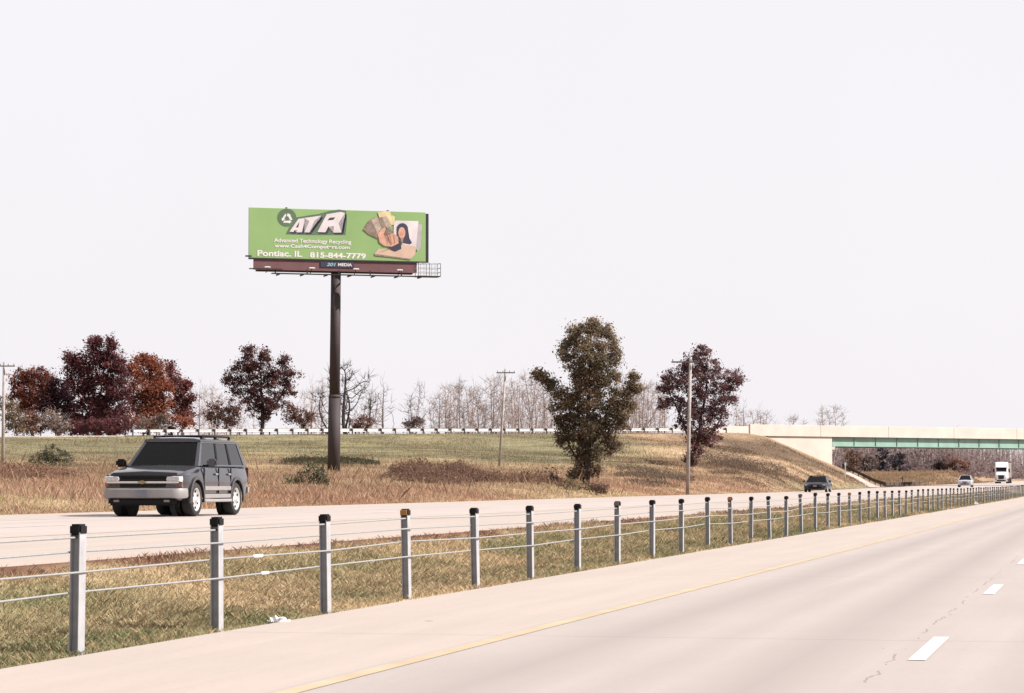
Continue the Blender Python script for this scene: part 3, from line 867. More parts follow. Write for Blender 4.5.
# ------------------------------------------------------------------ utility poles
def utility_pole(xb, yb, xt, yt, z, label, arm, r0, mat_, insul=True, snap=True):
    b = on_ground(xb, z)
    t = px(xt, yt, z) - b
    root = empty('utility_pole', b)
    tag(root, label, 'utility pole', 'utility poles beside the highway')
    bm = bmesh.new(); add_bar(bm, -t.normalized() * 0.6, t, r0, r0 * 0.72, 14); o = bm_obj('pole', bm, mat_, root)
    for p in o.data.polygons: p.use_smooth = len(p.vertices) == 4
    if arm:
        q = t * (1 - 0.35 / t.length)
        c = box('crossarm', (q.x + arm[1], q.y - 0.2, q.z), (arm[0], 0.10, 0.10), M['dark_timber'] if mat_ is not M['galv'] else M['timber'], root, rz=arm[2])
        for s in (-0.45, -0.15, 0.2, 0.45):
            bar('insulator', (q.x + arm[1] + s * arm[0], q.y - 0.2, q.z + 0.07), (q.x + arm[1] + s * arm[0], q.y - 0.2, q.z + 0.2), 0.04, M['darksteel'], c, 0.025, 6)
utility_pole(3.2, 465, 4.2, 362, 225, 'weathered utility pole at the far left edge of the picture', (1.9, 0.0, 0), 0.15, M['timber'])
utility_pole(499.3, 467, 505.5, 369, 245, 'leaning pale utility pole between the billboard and the dark green-brown tree', (1.7, 0.05, 0), 0.125, M['timber'])
utility_pole(687.2, 490.5, 690.5, 357, 181, 'tall pale grey utility pole in front of the purple-leaved tree', (1.9, -0.35, 0), 0.135, M['timber'])

# ------------------------------------------------------------------ trees
def grow(att, step, infl, kill, iters=90, base_h=1.0, start=(0, 0, 0)):
    nodes = [np.array(start, float)]; par = [-1]
    n0 = max(1, int(base_h / step))
    cdir = att.mean(0) - nodes[0]
    for i in range(n0):
        t = (i + 1) / n0
        nodes.append(np.array([start[0] + cdir[0] * 0.12 * t + rng.normal(0, .03), start[1] + rng.normal(0, .03), start[2] + base_h * t])); par.append(len(nodes) - 2)
    att = att.copy()
    N = np.array(nodes)
    near_i = np.zeros(len(att), int); near_d = np.full(len(att), 1e9)
    for j, p in enumerate(N):
        d = np.linalg.norm(att - p, axis=1); m = d < near_d; near_d[m] = d[m]; near_i[m] = j
    for it in range(iters):
        if not len(att): break
        act = near_d < infl
        if not act.any():
            act = near_d <= near_d.min() + 1e-6
        ids = near_i[act]; vec = att[act] - N[ids]; vec /= np.linalg.norm(vec, axis=1, keepdims=True) + 1e-9
        uq = np.unique(ids); new = []
        for j in uq:
            s = vec[ids == j].sum(0) + rng.normal(0, .25, 3) + np.array([0, 0, .15])
            s /= np.linalg.norm(s) + 1e-9
            new.append((N[j] + s * step, j))
        k0 = len(N)
        N = np.concatenate([N, np.array([q for q, _ in new])]); par += [j for _, j in new]
        for k, (q, _) in enumerate(new):
            d = np.linalg.norm(att - q, axis=1); m = d < near_d; near_d[m] = d[m]; near_i[m] = k0 + k
        keep = near_d > kill
        att, near_d, near_i = att[keep], near_d[keep], near_i[keep]
        if len(N) > 3200: break
    return N, np.array(par)

def branch_mesh(name, N, par, r_tip, r_base, power=2.3, twigs=0, twig_len=0.6, sides=4):
    n = len(N); cnt = np.zeros(n); child = np.zeros(n, int)
    for i in range(n - 1, 0, -1):
        if child[i] == 0: cnt[i] += 1
        cnt[par[i]] += cnt[i]; child[par[i]] += 1
    R = cnt ** (1 / power); R = r_tip + (R - 1) / max(R[0] - 1, 1e-6) * (r_base - r_tip)
    R[0] *= 1.25
    A, B = N[par[1:]], N[1:]; ra, rb = np.minimum(R[par[1:]], R[1:] * 1.35), R[1:]
    if twigs:
        tips = np.where(child == 0)[0]
        pool = np.concatenate([tips, rng.choice(np.arange(n // 3, n), size=len(tips))])
        for _ in range(twigs):
            d = rng.normal(0, 1, (len(pool), 3)); d[:, 2] = np.abs(d[:, 2]) * 0.7 + 0.35
            d /= np.linalg.norm(d, axis=1, keepdims=True)
            A = np.concatenate([A, N[pool]]); B = np.concatenate([B, N[pool] + d * twig_len * rng.uniform(.5, 1.3, (len(pool), 1))])
            ra = np.concatenate([ra, np.full(len(pool), r_tip)]); rb = np.concatenate([rb, np.full(len(pool), r_tip * .45)])
    dv = B - A; ln = np.linalg.norm(dv, axis=1, keepdims=True) + 1e-9; dv = dv / ln
    ref = np.where(np.abs(dv[:, 2:3]) > 0.9, np.array([[1., 0, 0]]), np.array([[0, 0, 1.]]))
    s = np.cross(dv, ref); s /= np.linalg.norm(s, axis=1, keepdims=True); t = np.cross(dv, s)
    V = np.empty((len(A), sides * 2, 3))
    for k in range(sides):
        a = 2 * math.pi * k / sides
        o = s * math.cos(a) + t * math.sin(a)
        V[:, k] = A - dv * ra[:, None] * 0.3 + o * ra[:, None]; V[:, sides + k] = B + o * rb[:, None]
    base = (np.arange(len(A)) * sides * 2)[:, None]
    Fc = np.concatenate([base + np.array([k, (k + 1) % sides, sides + (k + 1) % sides, sides + k]) for k in range(sides)])
    return np_mesh(name, V.reshape(-1, 3), Fc, None, True)

def leaf_mesh(name, P, size, cols, flat=0.0):
    """folded four-cornered leaves with random turn at points P"""
    n = len(P)
    a = rng.normal(0, 1, (n, 3)); a /= np.linalg.norm(a, axis=1, keepdims=True)
    b = rng.normal(0, 1, (n, 3)); b -= a * (a * b).sum(1, keepdims=True); b /= np.linalg.norm(b, axis=1, keepdims=True)
    c = np.cross(a, b)
    s = (size * np.clip(rng.lognormal(-0.1, .42, n), .35, 2.4))[:, None]
    V = np.stack([P - a * s, P + b * s * .55 + c * s * .2, P + a * s, P - b * s * .55 + c * s * .2], 1).reshape(-1, 3)
    Fc = np.arange(n * 4).reshape(-1, 4)
    return np_mesh(name, V, Fc, np.repeat(cols, 4, 0))

def lobes_points(lobes, base, z, dens, depth=0.75):
    """points inside ellipsoids given as picture (x, y, rx, ry) around a tree standing at distance z"""
    k = z / F; out = []
    for lx, ly, rx, ry in lobes:
        c = px(lx, ly, z) - base
        n = max(8, int(dens * rx * ry * k * k))
        q = rng.normal(0, 1, (n, 3)); q /= np.linalg.norm(q, axis=1, keepdims=True)
        q *= rng.uniform(0.15, 1, (n, 1)) ** 0.45
        dr = (rx + ry) / 2 * depth
        q = q * np.array([rx, dr, ry]) * k
        q[:, 1] += rng.normal(0, dr * k * 0.3)
        out.append(q + np.array(c))
    return np.concatenate(out)

def pal(cols, n, jit=0.22):
    cols = np.array(cols); w = rng.dirichlet(np.ones(len(cols)) * 2.2, n) if len(cols) > 1 else np.ones((n, 1))
    return np.clip((w @ cols) * rng.uniform(1 - jit, 1 + jit, (n, 1)), 0.004, 1)

def leafy_tree(name, label, x, z, lobes, cols, leaf=0.2, per=14, dens=5.0, bark='bark', trunk_h=1.0, r_base=0.22, cat='tree', group=None,
               spread=0.34, step=None, sun_tint=None, base=None):
    b = on_ground(x, z) if base is None else base
    pts = lobes_points(lobes, b, z, dens)
    pts = pts[pts[:, 2] > 0.05]
    step = step or max(0.16, (pts[:, 2].max()) / 34)
    N, par = grow(pts, step, step * 9, step * 1.5, 80, trunk_h)
    root = empty(name, b); tag(root, label, cat, group)
    link('trunk', branch_mesh('trunk', N, par, 0.012, r_base, sides=5, twigs=2, twig_len=step * 2.0), M[bark], root)
    n = len(pts) * per
    cen = np.repeat(pts, per, 0); cl_col = pal(cols, len(pts), 0.35)
    P = cen + rng.normal(0, spread, (n, 3)) * np.array([1, 1, 0.8]) * np.repeat(rng.uniform(.45, 1.25, (len(pts), 1)), per, 0)
    C = np.repeat(cl_col, per, 0) * rng.uniform(.82, 1.2, (n, 1))
    if sun_tint is not None:            # sunlight painted into the leaf colour, brighter towards one side or the top
        C = C * (1 + sun_tint(P, pts)[:, None] * 0.35)
    C = np.clip(C, 0.004, 1)
    keep = P[:, 2] > 0.02
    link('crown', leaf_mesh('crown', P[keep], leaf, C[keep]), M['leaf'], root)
    return root

MAROON = [(0.1155, 0.0429, 0.0495), (0.07425, 0.03135, 0.04125), (0.165, 0.0693, 0.0627)]
RED = [(0.1944, 0.072, 0.05184), (0.1224, 0.04608, 0.04608), (0.2448, 0.108, 0.06912)]
ORANGE = [(0.2531, 0.08775, 0.05569), (0.1773, 0.05738, 0.04725), (0.3121, 0.1316, 0.081)]
OLIVE = [(0.1123, 0.1086, 0.06739), (0.1778, 0.1273, 0.08986), (0.06365, 0.06926, 0.04867), (0.2902, 0.1872, 0.1348)]
PURPLE = [(0.142, 0.07475, 0.08073), (0.2168, 0.1196, 0.1166), (0.08222, 0.04784, 0.05681)]
TAUPE = [(0.1955, 0.1472, 0.1288), (0.253, 0.1898, 0.161), (0.1265, 0.0897, 0.0851)]
GREENB = [(0.08625, 0.092, 0.0575), (0.1207, 0.1207, 0.0782), (0.0575, 0.06325, 0.0414)]

# the big tree that stands alone beside the road
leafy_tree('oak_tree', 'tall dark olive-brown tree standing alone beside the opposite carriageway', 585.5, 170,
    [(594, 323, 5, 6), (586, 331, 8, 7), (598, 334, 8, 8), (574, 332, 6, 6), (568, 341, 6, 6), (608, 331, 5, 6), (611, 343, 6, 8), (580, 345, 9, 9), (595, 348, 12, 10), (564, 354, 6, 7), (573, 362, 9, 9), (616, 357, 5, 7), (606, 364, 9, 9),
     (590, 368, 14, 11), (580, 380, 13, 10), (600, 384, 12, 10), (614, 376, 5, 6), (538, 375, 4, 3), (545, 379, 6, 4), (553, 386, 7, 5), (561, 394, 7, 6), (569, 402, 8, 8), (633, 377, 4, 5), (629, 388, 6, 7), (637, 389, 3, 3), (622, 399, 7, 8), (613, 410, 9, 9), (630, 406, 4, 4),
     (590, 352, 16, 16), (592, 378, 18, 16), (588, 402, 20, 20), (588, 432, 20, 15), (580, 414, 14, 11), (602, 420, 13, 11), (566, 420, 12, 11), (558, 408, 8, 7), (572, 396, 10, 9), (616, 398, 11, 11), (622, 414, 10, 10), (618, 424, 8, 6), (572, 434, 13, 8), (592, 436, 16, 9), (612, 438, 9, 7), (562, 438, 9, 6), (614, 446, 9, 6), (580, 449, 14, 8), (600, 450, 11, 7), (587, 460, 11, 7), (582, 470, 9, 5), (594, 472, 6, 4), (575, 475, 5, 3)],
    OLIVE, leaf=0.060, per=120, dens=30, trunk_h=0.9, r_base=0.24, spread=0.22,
    sun_tint=lambda P, q: np.clip((P[:, 2] - 6.2) / 4, -0.5, 1) + 0.25 * np.clip(P[:, 0] / 2.5, -1, 1))
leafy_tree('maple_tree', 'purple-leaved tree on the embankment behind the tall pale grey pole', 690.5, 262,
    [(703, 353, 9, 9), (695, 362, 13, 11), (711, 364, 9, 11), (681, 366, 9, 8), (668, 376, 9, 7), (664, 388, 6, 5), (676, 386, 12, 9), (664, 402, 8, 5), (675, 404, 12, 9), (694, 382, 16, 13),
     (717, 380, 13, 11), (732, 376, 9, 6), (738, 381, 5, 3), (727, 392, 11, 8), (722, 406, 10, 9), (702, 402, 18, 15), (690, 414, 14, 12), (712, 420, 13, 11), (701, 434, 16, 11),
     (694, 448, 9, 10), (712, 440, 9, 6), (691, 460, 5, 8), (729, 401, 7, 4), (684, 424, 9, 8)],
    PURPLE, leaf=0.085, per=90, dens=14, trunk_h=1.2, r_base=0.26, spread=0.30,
    sun_tint=lambda P, q: -0.15 + 0.35 * np.clip((P[:, 0] - .5) / 4, -1, 1))

def back_tree(x, dist, **k):      # stands on the land behind the approach road
    return on_ground(x, dist)
ZB = 345
leafy_tree('maple_tree', 'largest dark maroon tree of the group left of the billboard, with two peaks', 98, 338,
    [(92, 344, 4, 7), (98, 342, 4, 6), (95, 354, 7, 7), (111, 343, 4, 6), (113, 352, 5, 8), (119, 360, 5, 8), (71, 357, 5, 5), (76, 361, 6, 6), (70, 368, 6, 7), (84, 366, 11, 13), (104, 366, 13, 16), (120, 374, 9, 12), (78, 384, 14, 13), (100, 390, 18, 17), (120, 394, 12, 14),
     (88, 408, 20, 14), (112, 414, 20, 14), (80, 424, 16, 10), (104, 428, 24, 9)], MAROON, leaf=0.125, per=92, dens=11, trunk_h=1.5, r_base=0.3, spread=0.42)
leafy_tree('maple_tree', 'orange-red tree between the large maroon tree and the smaller maroon one', 148, 342,
    [(146, 362, 13, 9), (134, 372, 8, 10), (155, 372, 11, 13), (145, 386, 18, 14), (163, 388, 9, 12), (158, 402, 13, 11), (140, 404, 13, 12), (150, 418, 18, 10)], ORANGE, leaf=0.125, per=92, dens=11, trunk_h=1.5, r_base=0.28, spread=0.42)
leafy_tree('maple_tree', 'slim maroon tree at the right end of the left tree group', 181, 348,
    [(169, 366, 5, 6), (172, 378, 7, 9), (178, 388, 9, 9), (187, 386, 3, 6), (190, 398, 6, 8), (180, 402, 12, 10), (184, 416, 12, 10)], MAROON + RED[:1], leaf=0.12, per=92, dens=11, trunk_h=1.4, r_base=0.2, spread=0.38)
leafy_tree('maple_tree', 'dull red rounded tree farthest left, beside the utility pole', 32, 350,
    [(22, 378, 12, 10), (36, 376, 14, 9), (48, 382, 9, 8), (18, 392, 10, 9), (34, 392, 17, 11), (50, 396, 8, 9), (30, 406, 14, 9)], RED + MAROON[:1], leaf=0.125, per=92, dens=11, trunk_h=2.2, r_base=0.25, spread=0.4)
leafy_tree('maple_tree', 'low blackish purple tree in the gap left of the large maroon tree', 56, 334,
    [(48, 398, 9, 9), (58, 390, 10, 12), (56, 408, 14, 12), (66, 402, 9, 12)], [(0.032, 0.016, 0.022), (0.05, 0.022, 0.026)], leaf=0.125, per=92, dens=11, trunk_h=1.4, r_base=0.2, spread=0.4)
leafy_tree('maple_tree', 'open maroon tree standing alone between the left tree group and the billboard pole', 261, 362,
    [(252, 352, 8, 8), (266, 354, 9, 9), (246, 364, 11, 9), (284, 362, 8, 8), (234, 374, 8, 7), (229, 380, 5, 4), (258, 372, 16, 11), (277, 376, 13, 11), (293, 374, 9, 5), (241, 386, 12, 9), (264, 390, 17, 11), (288, 388, 10, 8), (252, 402, 14, 9), (274, 404, 13, 9), (263, 416, 10, 9)],
    [(0.10, 0.050, 0.047), (0.065, 0.031, 0.036), (0.145, 0.07, 0.06)], leaf=0.115, per=80, dens=10, trunk_h=2.0, r_base=0.3, spread=0.38)

# shrubs behind the road on the left
SHR = [('dark maroon undergrowth below the largest maroon tree', 92, 328, [(80, 426, 14, 9), (100, 427, 16, 9), (120, 426, 12, 9)], MAROON),
       ('dusky red undergrowth below the orange-red tree', 140, 330, [(132, 424, 9, 10), (146, 428, 10, 7), (170, 427, 9, 7)], RED),
       ('dusky undergrowth right of the leftmost utility pole, below the dull red tree', 40, 330, [(24, 426, 10, 9), (42, 424, 11, 11), (62, 424, 9, 11)], [(0.06, 0.032, 0.036), (0.10, 0.06, 0.054)]),
       ('orange shrub at the foot of the slim maroon tree', 178, 330, [(176, 420, 12, 5), (188, 424, 8, 6)], ORANGE),
       ('taupe shrub below the orange-red tree', 156, 326, [(150, 424, 11, 8), (163, 420, 8, 9)], TAUPE),
       ('taupe brushy shrub below the blackish purple tree', 53, 324, [(52, 420, 9, 10), (60, 426, 8, 7)], TAUPE),
       ('reddish brown shrub right of the utility pole at the left edge', 32, 322, [(30, 422, 10, 11), (22, 418, 6, 10)], [(0.13, 0.07, 0.056), (0.18, 0.105, 0.08)]),
       ('straw-coloured tall shrub beside the leftmost utility pole', 13, 320, [(10, 408, 9, 14), (16, 422, 10, 12)], [(0.22, 0.165, 0.12), (0.17, 0.12, 0.088)]),
       ('maroon brown shrub left of the open maroon tree', 222, 352, [(216, 412, 12, 10), (232, 408, 9, 10), (226, 422, 14, 8)], [(0.10, 0.05, 0.045), (0.14, 0.078, 0.068)]),
       ('rusty brown shrub between the open maroon tree and the bare tree', 297, 354, [(292, 412, 11, 10), (304, 420, 9, 9)], [(0.11, 0.055, 0.045), (0.15, 0.08, 0.062)]),
       ('dark brown low shrub right of the billboard pole behind the guardrail', 362, 362, [(354, 424, 9, 6), (368, 422, 8, 7)], [(0.17, 0.10, 0.085)]),
       ('small grey-brown shrub behind the guardrail left of the bare wood', 414, 372, [(412, 424, 7, 4), (418, 422, 6, 5)], [(0.16, 0.12, 0.11)])]
for lab, x, z, lob, cols in SHR:
    leafy_tree('shrub', lab, x, z, lob, cols, leaf=0.12, per=62, dens=10, bark='greybark', trunk_h=0.4, r_base=0.07, cat='shrub', group='shrubs along the far side of the approach road', spread=0.4)
# shrubs in the field
for lab, x, z, lob, cols in [
       ('bushy grey-green shrub at the foot of the billboard pole', 308, 128, [(300, 481, 12, 9), (316, 477, 11, 10), (322, 484, 9, 7), (293, 486, 7, 6)], GREENB),
       ('grey-green shrub in the field left of the grey car', 52, 212, [(40, 460, 14, 7), (60, 458, 16, 8), (50, 452, 10, 6)], GREENB),
       ('small round blackish bush left of the tall olive-brown tree', 553, 166, [(552, 479, 6, 6), (556, 482, 4, 4)], [(0.03, 0.024, 0.028), (0.05, 0.035, 0.035)]),
       ('low olive bush at the foot of the tall olive-brown tree', 572, 158, [(568, 486, 9, 6), (580, 488, 10, 5)], [(0.15, 0.13, 0.08), (0.20, 0.145, 0.09)]),
       ('low brown bush right of the tall olive-brown tree trunk', 596, 158, [(594, 488, 9, 5), (602, 489, 6, 4)], [(0.16, 0.10, 0.08), (0.11, 0.07, 0.06)])]:
    leafy_tree('shrub', lab, x, z, lob, cols, leaf=0.05, per=70, dens=34, bark='greybark', trunk_h=0.15, r_base=0.05, cat='shrub', group='shrubs in the field', spread=0.22)

# bare trees -------------------------------------------------------
def bare_points(h, w, n, shape, base_h):
    """attractors of a leafless crown; shape: 0 narrow upright, 1 wide"""
    t = rng.uniform(0, 1, n) ** 0.8
    zz = base_h + (h - base_h) * t
    r = w * np.sin(np.pi * np.clip(t * 0.85 + 0.12, 0, 1)) ** (0.7 if shape else 1.0)
    a = rng.uniform(0, 2 * np.pi, n); q = np.sqrt(rng.uniform(0.05, 1, n))
    return np.stack([r * q * np.cos(a), r * q * np.sin(a), zz], -1)

def bare_mesh(h, w, n, shape, base_h, r_base, r_tip=0.014, twigs=3, step=None, tw=0.7):
    pts = bare_points(h, w, n, shape, base_h)
    step = step or h / 30
    N, par = grow(pts, step, step * 12, step * 1.6, 70, base_h)
    kids = np.zeros(len(N), int)
    return branch_mesh('branches', N, par, r_tip, r_base, 2.2, twigs, tw, 4), N, par

def split_trunk(N, par, r, base_h):
    bm = bmesh.new(); i0 = max(1, int(base_h / np.linalg.norm(N[1] - N[0])))
    add_bar(bm, N[0] - np.array([0, 0, .5]), N[min(i0, len(N) - 1)], r * 1.22, r * 1.0, 8)
    tmp = bm_obj('trunk', bm, M['greybark']); me = tmp.data; bpy.data.objects.remove(tmp); return me

bare_variants = []
for h, w, n, s, bh, rb in ((9.5, 2.1, 200, 0, 1.6, 0.14), (8.5, 2.6, 220, 1, 1.4, 0.15), (10.5, 1.7, 180, 0, 2.2, 0.15), (7.5, 2.3, 180, 1, 1.0, 0.11), (9.0, 3.0, 240, 1, 1.2, 0.17), (6.5, 1.3, 110, 0, 1.2, 0.08)):
    me, N, par = bare_mesh(h, w, n, s, bh, rb, 0.013, 3, tw=0.8)
    bare_variants.append((me, split_trunk(N, par, rb, bh), h))

def bare_tree(x, top_y, z, var, label, group, bark='palebark', base=None):
    b = on_ground(x, z) if base is None else base
    me, tr, h = bare_variants[var]
    want = (px(x, top_y, z) - b).z
    root = empty('bare_tree', b, random.uniform(0, 6.28))
    s = want / h
    tag(root, label, 'tree', group)
    o1 = link('trunk', tr, None, root); o2 = link('branches', me, None, root)
    for o in (o1, o2):
        if not o.data.materials: o.data.materials.append(M[bark])
        o.scale = (min(s, 1.25) * random.uniform(.85, 1.15),) * 2 + (s,)
        o.material_slots[0].link = 'OBJECT'; o.material_slots[0].material = M[bark]
    return root

# the gnarled dark bare tree beside the billboard pole
me, N, par = bare_mesh(8.6, 3.7, 330, 1, 1.7, 0.24, 0.016, 3, 0.36, 0.8)
gb_ = on_ground(346, 366)
gt = empty('bare_tree', gb_); tag(gt, 'gnarled dark leafless tree half hidden behind the billboard pole', 'tree')
hh = (px(346, 365, 366) - gb_).z / 8.6
tr = link('trunk', split_trunk(N, par, 0.24, 1.7), None, gt); br = link('branches', me, M['bark'], gt)
tr.data.materials.clear(); tr.data.materials.append(M['bark'])
for o in (tr, br): o.scale = (hh, hh, hh)

WOOD = 'leafless trees of the pale wood behind the guardrail'
WL = 'leafless pale grey tree in the wood behind the guardrail left of the tall olive-brown tree'
xs = np.linspace(438, 552, 25)
for i, x in enumerate(xs):
    env = np.interp(x, [438, 455, 480, 500, 530, 552], [382, 374, 371, 374, 372, 378])
    bare_tree(x + random.uniform(-2.5, 2.5), env + abs(random.gauss(0, 13)), random.uniform(395, 450), i % 5, WL, WOOD, random.choice(['palebark', 'palebark', 'greybark']))
for i, x in enumerate(np.linspace(612, 664, 12)):
    bare_tree(x + random.uniform(-2, 2), np.interp(x, [612, 640, 664], [380, 374, 386]) + abs(random.gauss(0, 7)), random.uniform(400, 440), (i * 2) % 5,
              'leafless pale tree in the wood between the olive-brown and the purple tree', 'leafless trees between the two leafy trees', 'palebark')
for i, (x, ty, v) in enumerate([(383, 377, 2), (420, 384, 3), (411, 392, 5)]):
    bare_tree(x, ty, 400, v, ['slender leafless sapling right of the billboard pole', 'leafless tree at the left end of the pale wood', 'tiny leafless tree left of the pale wood'][i], 'lone leafless trees behind the guardrail', 'greybark')
for i, (x, ty, v) in enumerate([(200, 380, 2), (207, 388, 3), (213, 384, 0), (219, 392, 1), (312, 378, 2), (322, 376, 0), (305, 392, 3), (240, 396, 1), (330, 384, 2), (368, 392, 3)]):
    bare_tree(x, ty, random.uniform(385, 420), v, 'thin leafless tree behind the guardrail near the open maroon tree', 'thin leafless trees near the open maroon tree', 'palebark')
for i, (x, ty, v) in enumerate([(736, 404, 0), (744, 400, 2), (751, 408, 1), (760, 405, 2), (766, 412, 3)]):
    bare_tree(x, ty, random.uniform(430, 460), v, 'faint leafless tree right of the purple tree above the bank', 'leafless trees at the bridge approach', 'palebark')
for i, (x, ty, v, lab) in enumerate([(822, 405, 0, 'pair of leafless trees above the bridge parapet, left one'), (833, 403, 1, 'pair of leafless trees above the bridge parapet, right one'), (793, 416, 4, 'low leafless bushy tree above the left end of the parapet')]):
    bare_tree(x, ty, 470, v, lab, None, 'palebark')

# ------------------------------------------------------------------ far wood seen under the bridge
def far_wood():
    V, Fc, C = [], [], []
    n = 0
    X, Y, H, Cc = [], [], [], []
    for x in np.arange(835, 1056, 1.15):
        for r in range(4):
            xx = min(x + rng.uniform(-2, 2), 1056); z = max(640., 33 / (ST - CT * (xx - 512) / F)) + rng.uniform(0, 120)
            X.append((xx - 512) / F * z); Y.append(z); H.append(rng.uniform(5.0, 10.5) * min(1.7, z / 690))
    X, Y, H = map(np.array, (X, Y, H)); G = gheight(X, Y)
    segA, segB, ra, rb, col = [], [], [], [], []
    for x, y, h, g in zip(X, Y, H, G):
        c = np.array([0.25, 0.195, 0.19]) * rng.uniform(.6, 1.5)
        p = np.array([x, y, g]); tip = p + np.array([rng.normal(0, .4), rng.normal(0, .4), h])
        segA.append(p); segB.append(tip); ra.append(.16); rb.append(.03); col.append(c)
        for k in range(9):
            t = rng.uniform(.2, .95); q = p + (tip - p) * t
            e = q + np.array([rng.normal(0, 1.3), rng.normal(0, 1.3), rng.uniform(.6, 2.4)])
            segA.append(q); segB.append(e); ra.append(.06); rb.append(.02); col.append(c)
    A, B = np.array(segA), np.array(segB); ra, rb = np.array(ra)[:, None], np.array(rb)[:, None]; col = np.array(col)
    o1 = np.array([[1., 0, 0]]); o2 = np.array([[-.5, .87, 0]]); o3 = np.array([[-.5, -.87, 0]])
    Vv = np.stack([A + o1 * ra, A + o2 * ra, A + o3 * ra, B + o1 * rb, B + o2 * rb, B + o3 * rb], 1).reshape(-1, 3)
    b = (np.arange(len(A)) * 6)[:, None]
    Ff = np.concatenate([b + np.array(q) for q in ([0, 1, 4, 3], [1, 2, 5, 4], [2, 0, 3, 5])])
    # dead leaves and scrub at the foot
    m = 16000
    xx = rng.uniform(832, 1054, m); zz = np.maximum(632., 32 / (ST - CT * (xx - 512) / F)) + rng.uniform(0, 90, m); px_ = (xx - 512) / F * zz
    hh = np.minimum(rng.exponential(1.7, m), rng.uniform(3, 6.5, m))
    P = np.stack([px_, zz, gheight(px_, zz) + hh], -1)
    cc = pal([(0.17, 0.13, 0.13), (0.235, 0.18, 0.17), (0.13, 0.10, 0.11)], m)
    a = rng.normal(0, 1, (m, 3)); a /= np.linalg.norm(a, axis=1, keepdims=True); s = rng.uniform(.25, .55, (m, 1))
    bb = np.cross(a, rng.normal(0, 1, (m, 3))); bb /= np.linalg.norm(bb, axis=1, keepdims=True)
    V2 = np.stack([P - a * s, P + bb * s * .6, P + a * s, P - bb * s * .6], 1).reshape(-1, 3)
    F2 = np.arange(m * 4).reshape(-1, 4) + len(Vv)
    me = np_mesh('far_wood', np.concatenate([Vv, V2]), np.concatenate([Ff, F2]), np.concatenate([np.repeat(col, 6, 0), np.repeat(cc, 4, 0)]))
    o = link('far_wood', me, M['leaf']); tag(o, 'grey leafless wood across the field beyond the bridge', 'wood', kind='stuff')
far_wood()
for lab, x, z, lob, cols in [
    ('dark blue-grey evergreen under the bridge, tallest of the far trees', 886, 620, [(882, 454, 7, 8), (888, 463, 9, 8), (879, 465, 7, 7)], [(0.035, 0.035, 0.05), (0.05, 0.045, 0.055)]),
    ('dark rounded evergreen right of the tallest dark one under the bridge', 900, 622, [(898, 459, 7, 7), (902, 466, 9, 6)], [(0.04, 0.038, 0.055), (0.06, 0.05, 0.06)]),
    ('dim dark tree in the far wood left of the orange one', 939, 630, [(938, 463, 5, 6), (942, 467, 6, 5)], [(0.06, 0.05, 0.055), (0.09, 0.065, 0.065)]),
    ('rust-orange tree in the far wood above the white car', 952, 628, [(949, 462, 4, 7), (956, 464, 6, 6), (963, 465, 5, 5)], [(0.19, 0.105, 0.085), (0.15, 0.085, 0.075)]),
    ('tawny tree in the far wood close to the bridge abutment', 854, 600, [(850, 453, 6, 6), (856, 458, 7, 6), (852, 466, 7, 5)], [(0.18, 0.11, 0.085), (0.14, 0.088, 0.072)]),
    ('grey-brown tree between the tawny tree and the dark evergreen', 870, 604, [(866, 458, 6, 7), (872, 463, 7, 7), (863, 467, 7, 5)], [(0.14, 0.105, 0.102), (0.18, 0.14, 0.13)])]:
    leafy_tree('tree', lab, x, z, lob, cols, leaf=0.26, per=30, dens=3.0, trunk_h=0.8, r_base=0.2, group='trees standing out of the far wood', spread=0.6)

# ------------------------------------------------------------------ grass
def blades(name, X, Y, h, w, cols, label, sway=0.35):
    n = len(X); Z = gheight(X, Y) - 0.004
    a = rng.uniform(0, np.pi, n); dx, dy = np.cos(a) * w, np.sin(a) * w
    lx, ly = rng.normal(0, sway, n) * h, rng.normal(0, sway, n) * h
    B = np.stack([X, Y, Z], -1)
    V = np.stack([B - np.stack([dx, dy, 0 * dx], -1), B + np.stack([dx, dy, 0 * dx], -1),
                  B + np.stack([lx * .45 + dx * .7, ly * .45 + dy * .7, h * .62], -1), B + np.stack([lx, ly, h], -1)], 1).reshape(-1, 3)
    o = link(name, np_mesh(name, V, np.arange(n * 4).reshape(-1, 4), np.repeat(cols, 4, 0)), M['blade'])
    tag(o, label, 'grass', kind='stuff')
    return o

def strip_points(n, u0, u1, v0, v1, pw=1.0):
    u = u0 * (u1 / u0) ** (rng.uniform(0, 1, n) ** pw); v = rng.uniform(v0, v1, n)
    p = u[:, None] * D + v[:, None] * L
    return p[:, 0], p[:, 1], u, v
# median turf
X, Y, u, v = strip_points(230000, 17, 270, 7.72, 10.72, 1.0)
tu = np.clip(0.62 + 0.4 * vnoise(X, Y, 1.1, 31) + 0.35 * vnoise(X, Y, 0.35, 32), 0.35, 1.3)
keep = rng.uniform(0, 1, len(X)) < np.interp(v, [7.7, 7.95, 8.3, 10.3, 10.72], [0.15, 0.7, 1, 1, 0.2])
X, Y, u, v, tu = X[keep], Y[keep], u[keep], v[keep], tu[keep]
C = zone_colour(X, Y) * rng.uniform(.62, 1.42, (len(X), 1))
dry = rng.uniform(0, 1, len(X)) < 0.25
C[dry] = pal([(0.36, 0.275, 0.165), (0.28, 0.19, 0.12)], dry.sum())
hgt = (0.03 + 0.055 * tu * rng.uniform(.4, 1.5, len(X))) * np.interp(v, [7.7, 8.4, 10.5], [0.7, 1.15, 0.8]) * np.interp(u, [20, 60, 150], [1, 1.5, 2.0])
blades('median_grass', X, Y, hgt, np.interp(u, [17, 60, 270], [.0035, .008, .018]), C, 'patchy green and straw grass of the median behind the cable barrier', 0.6)
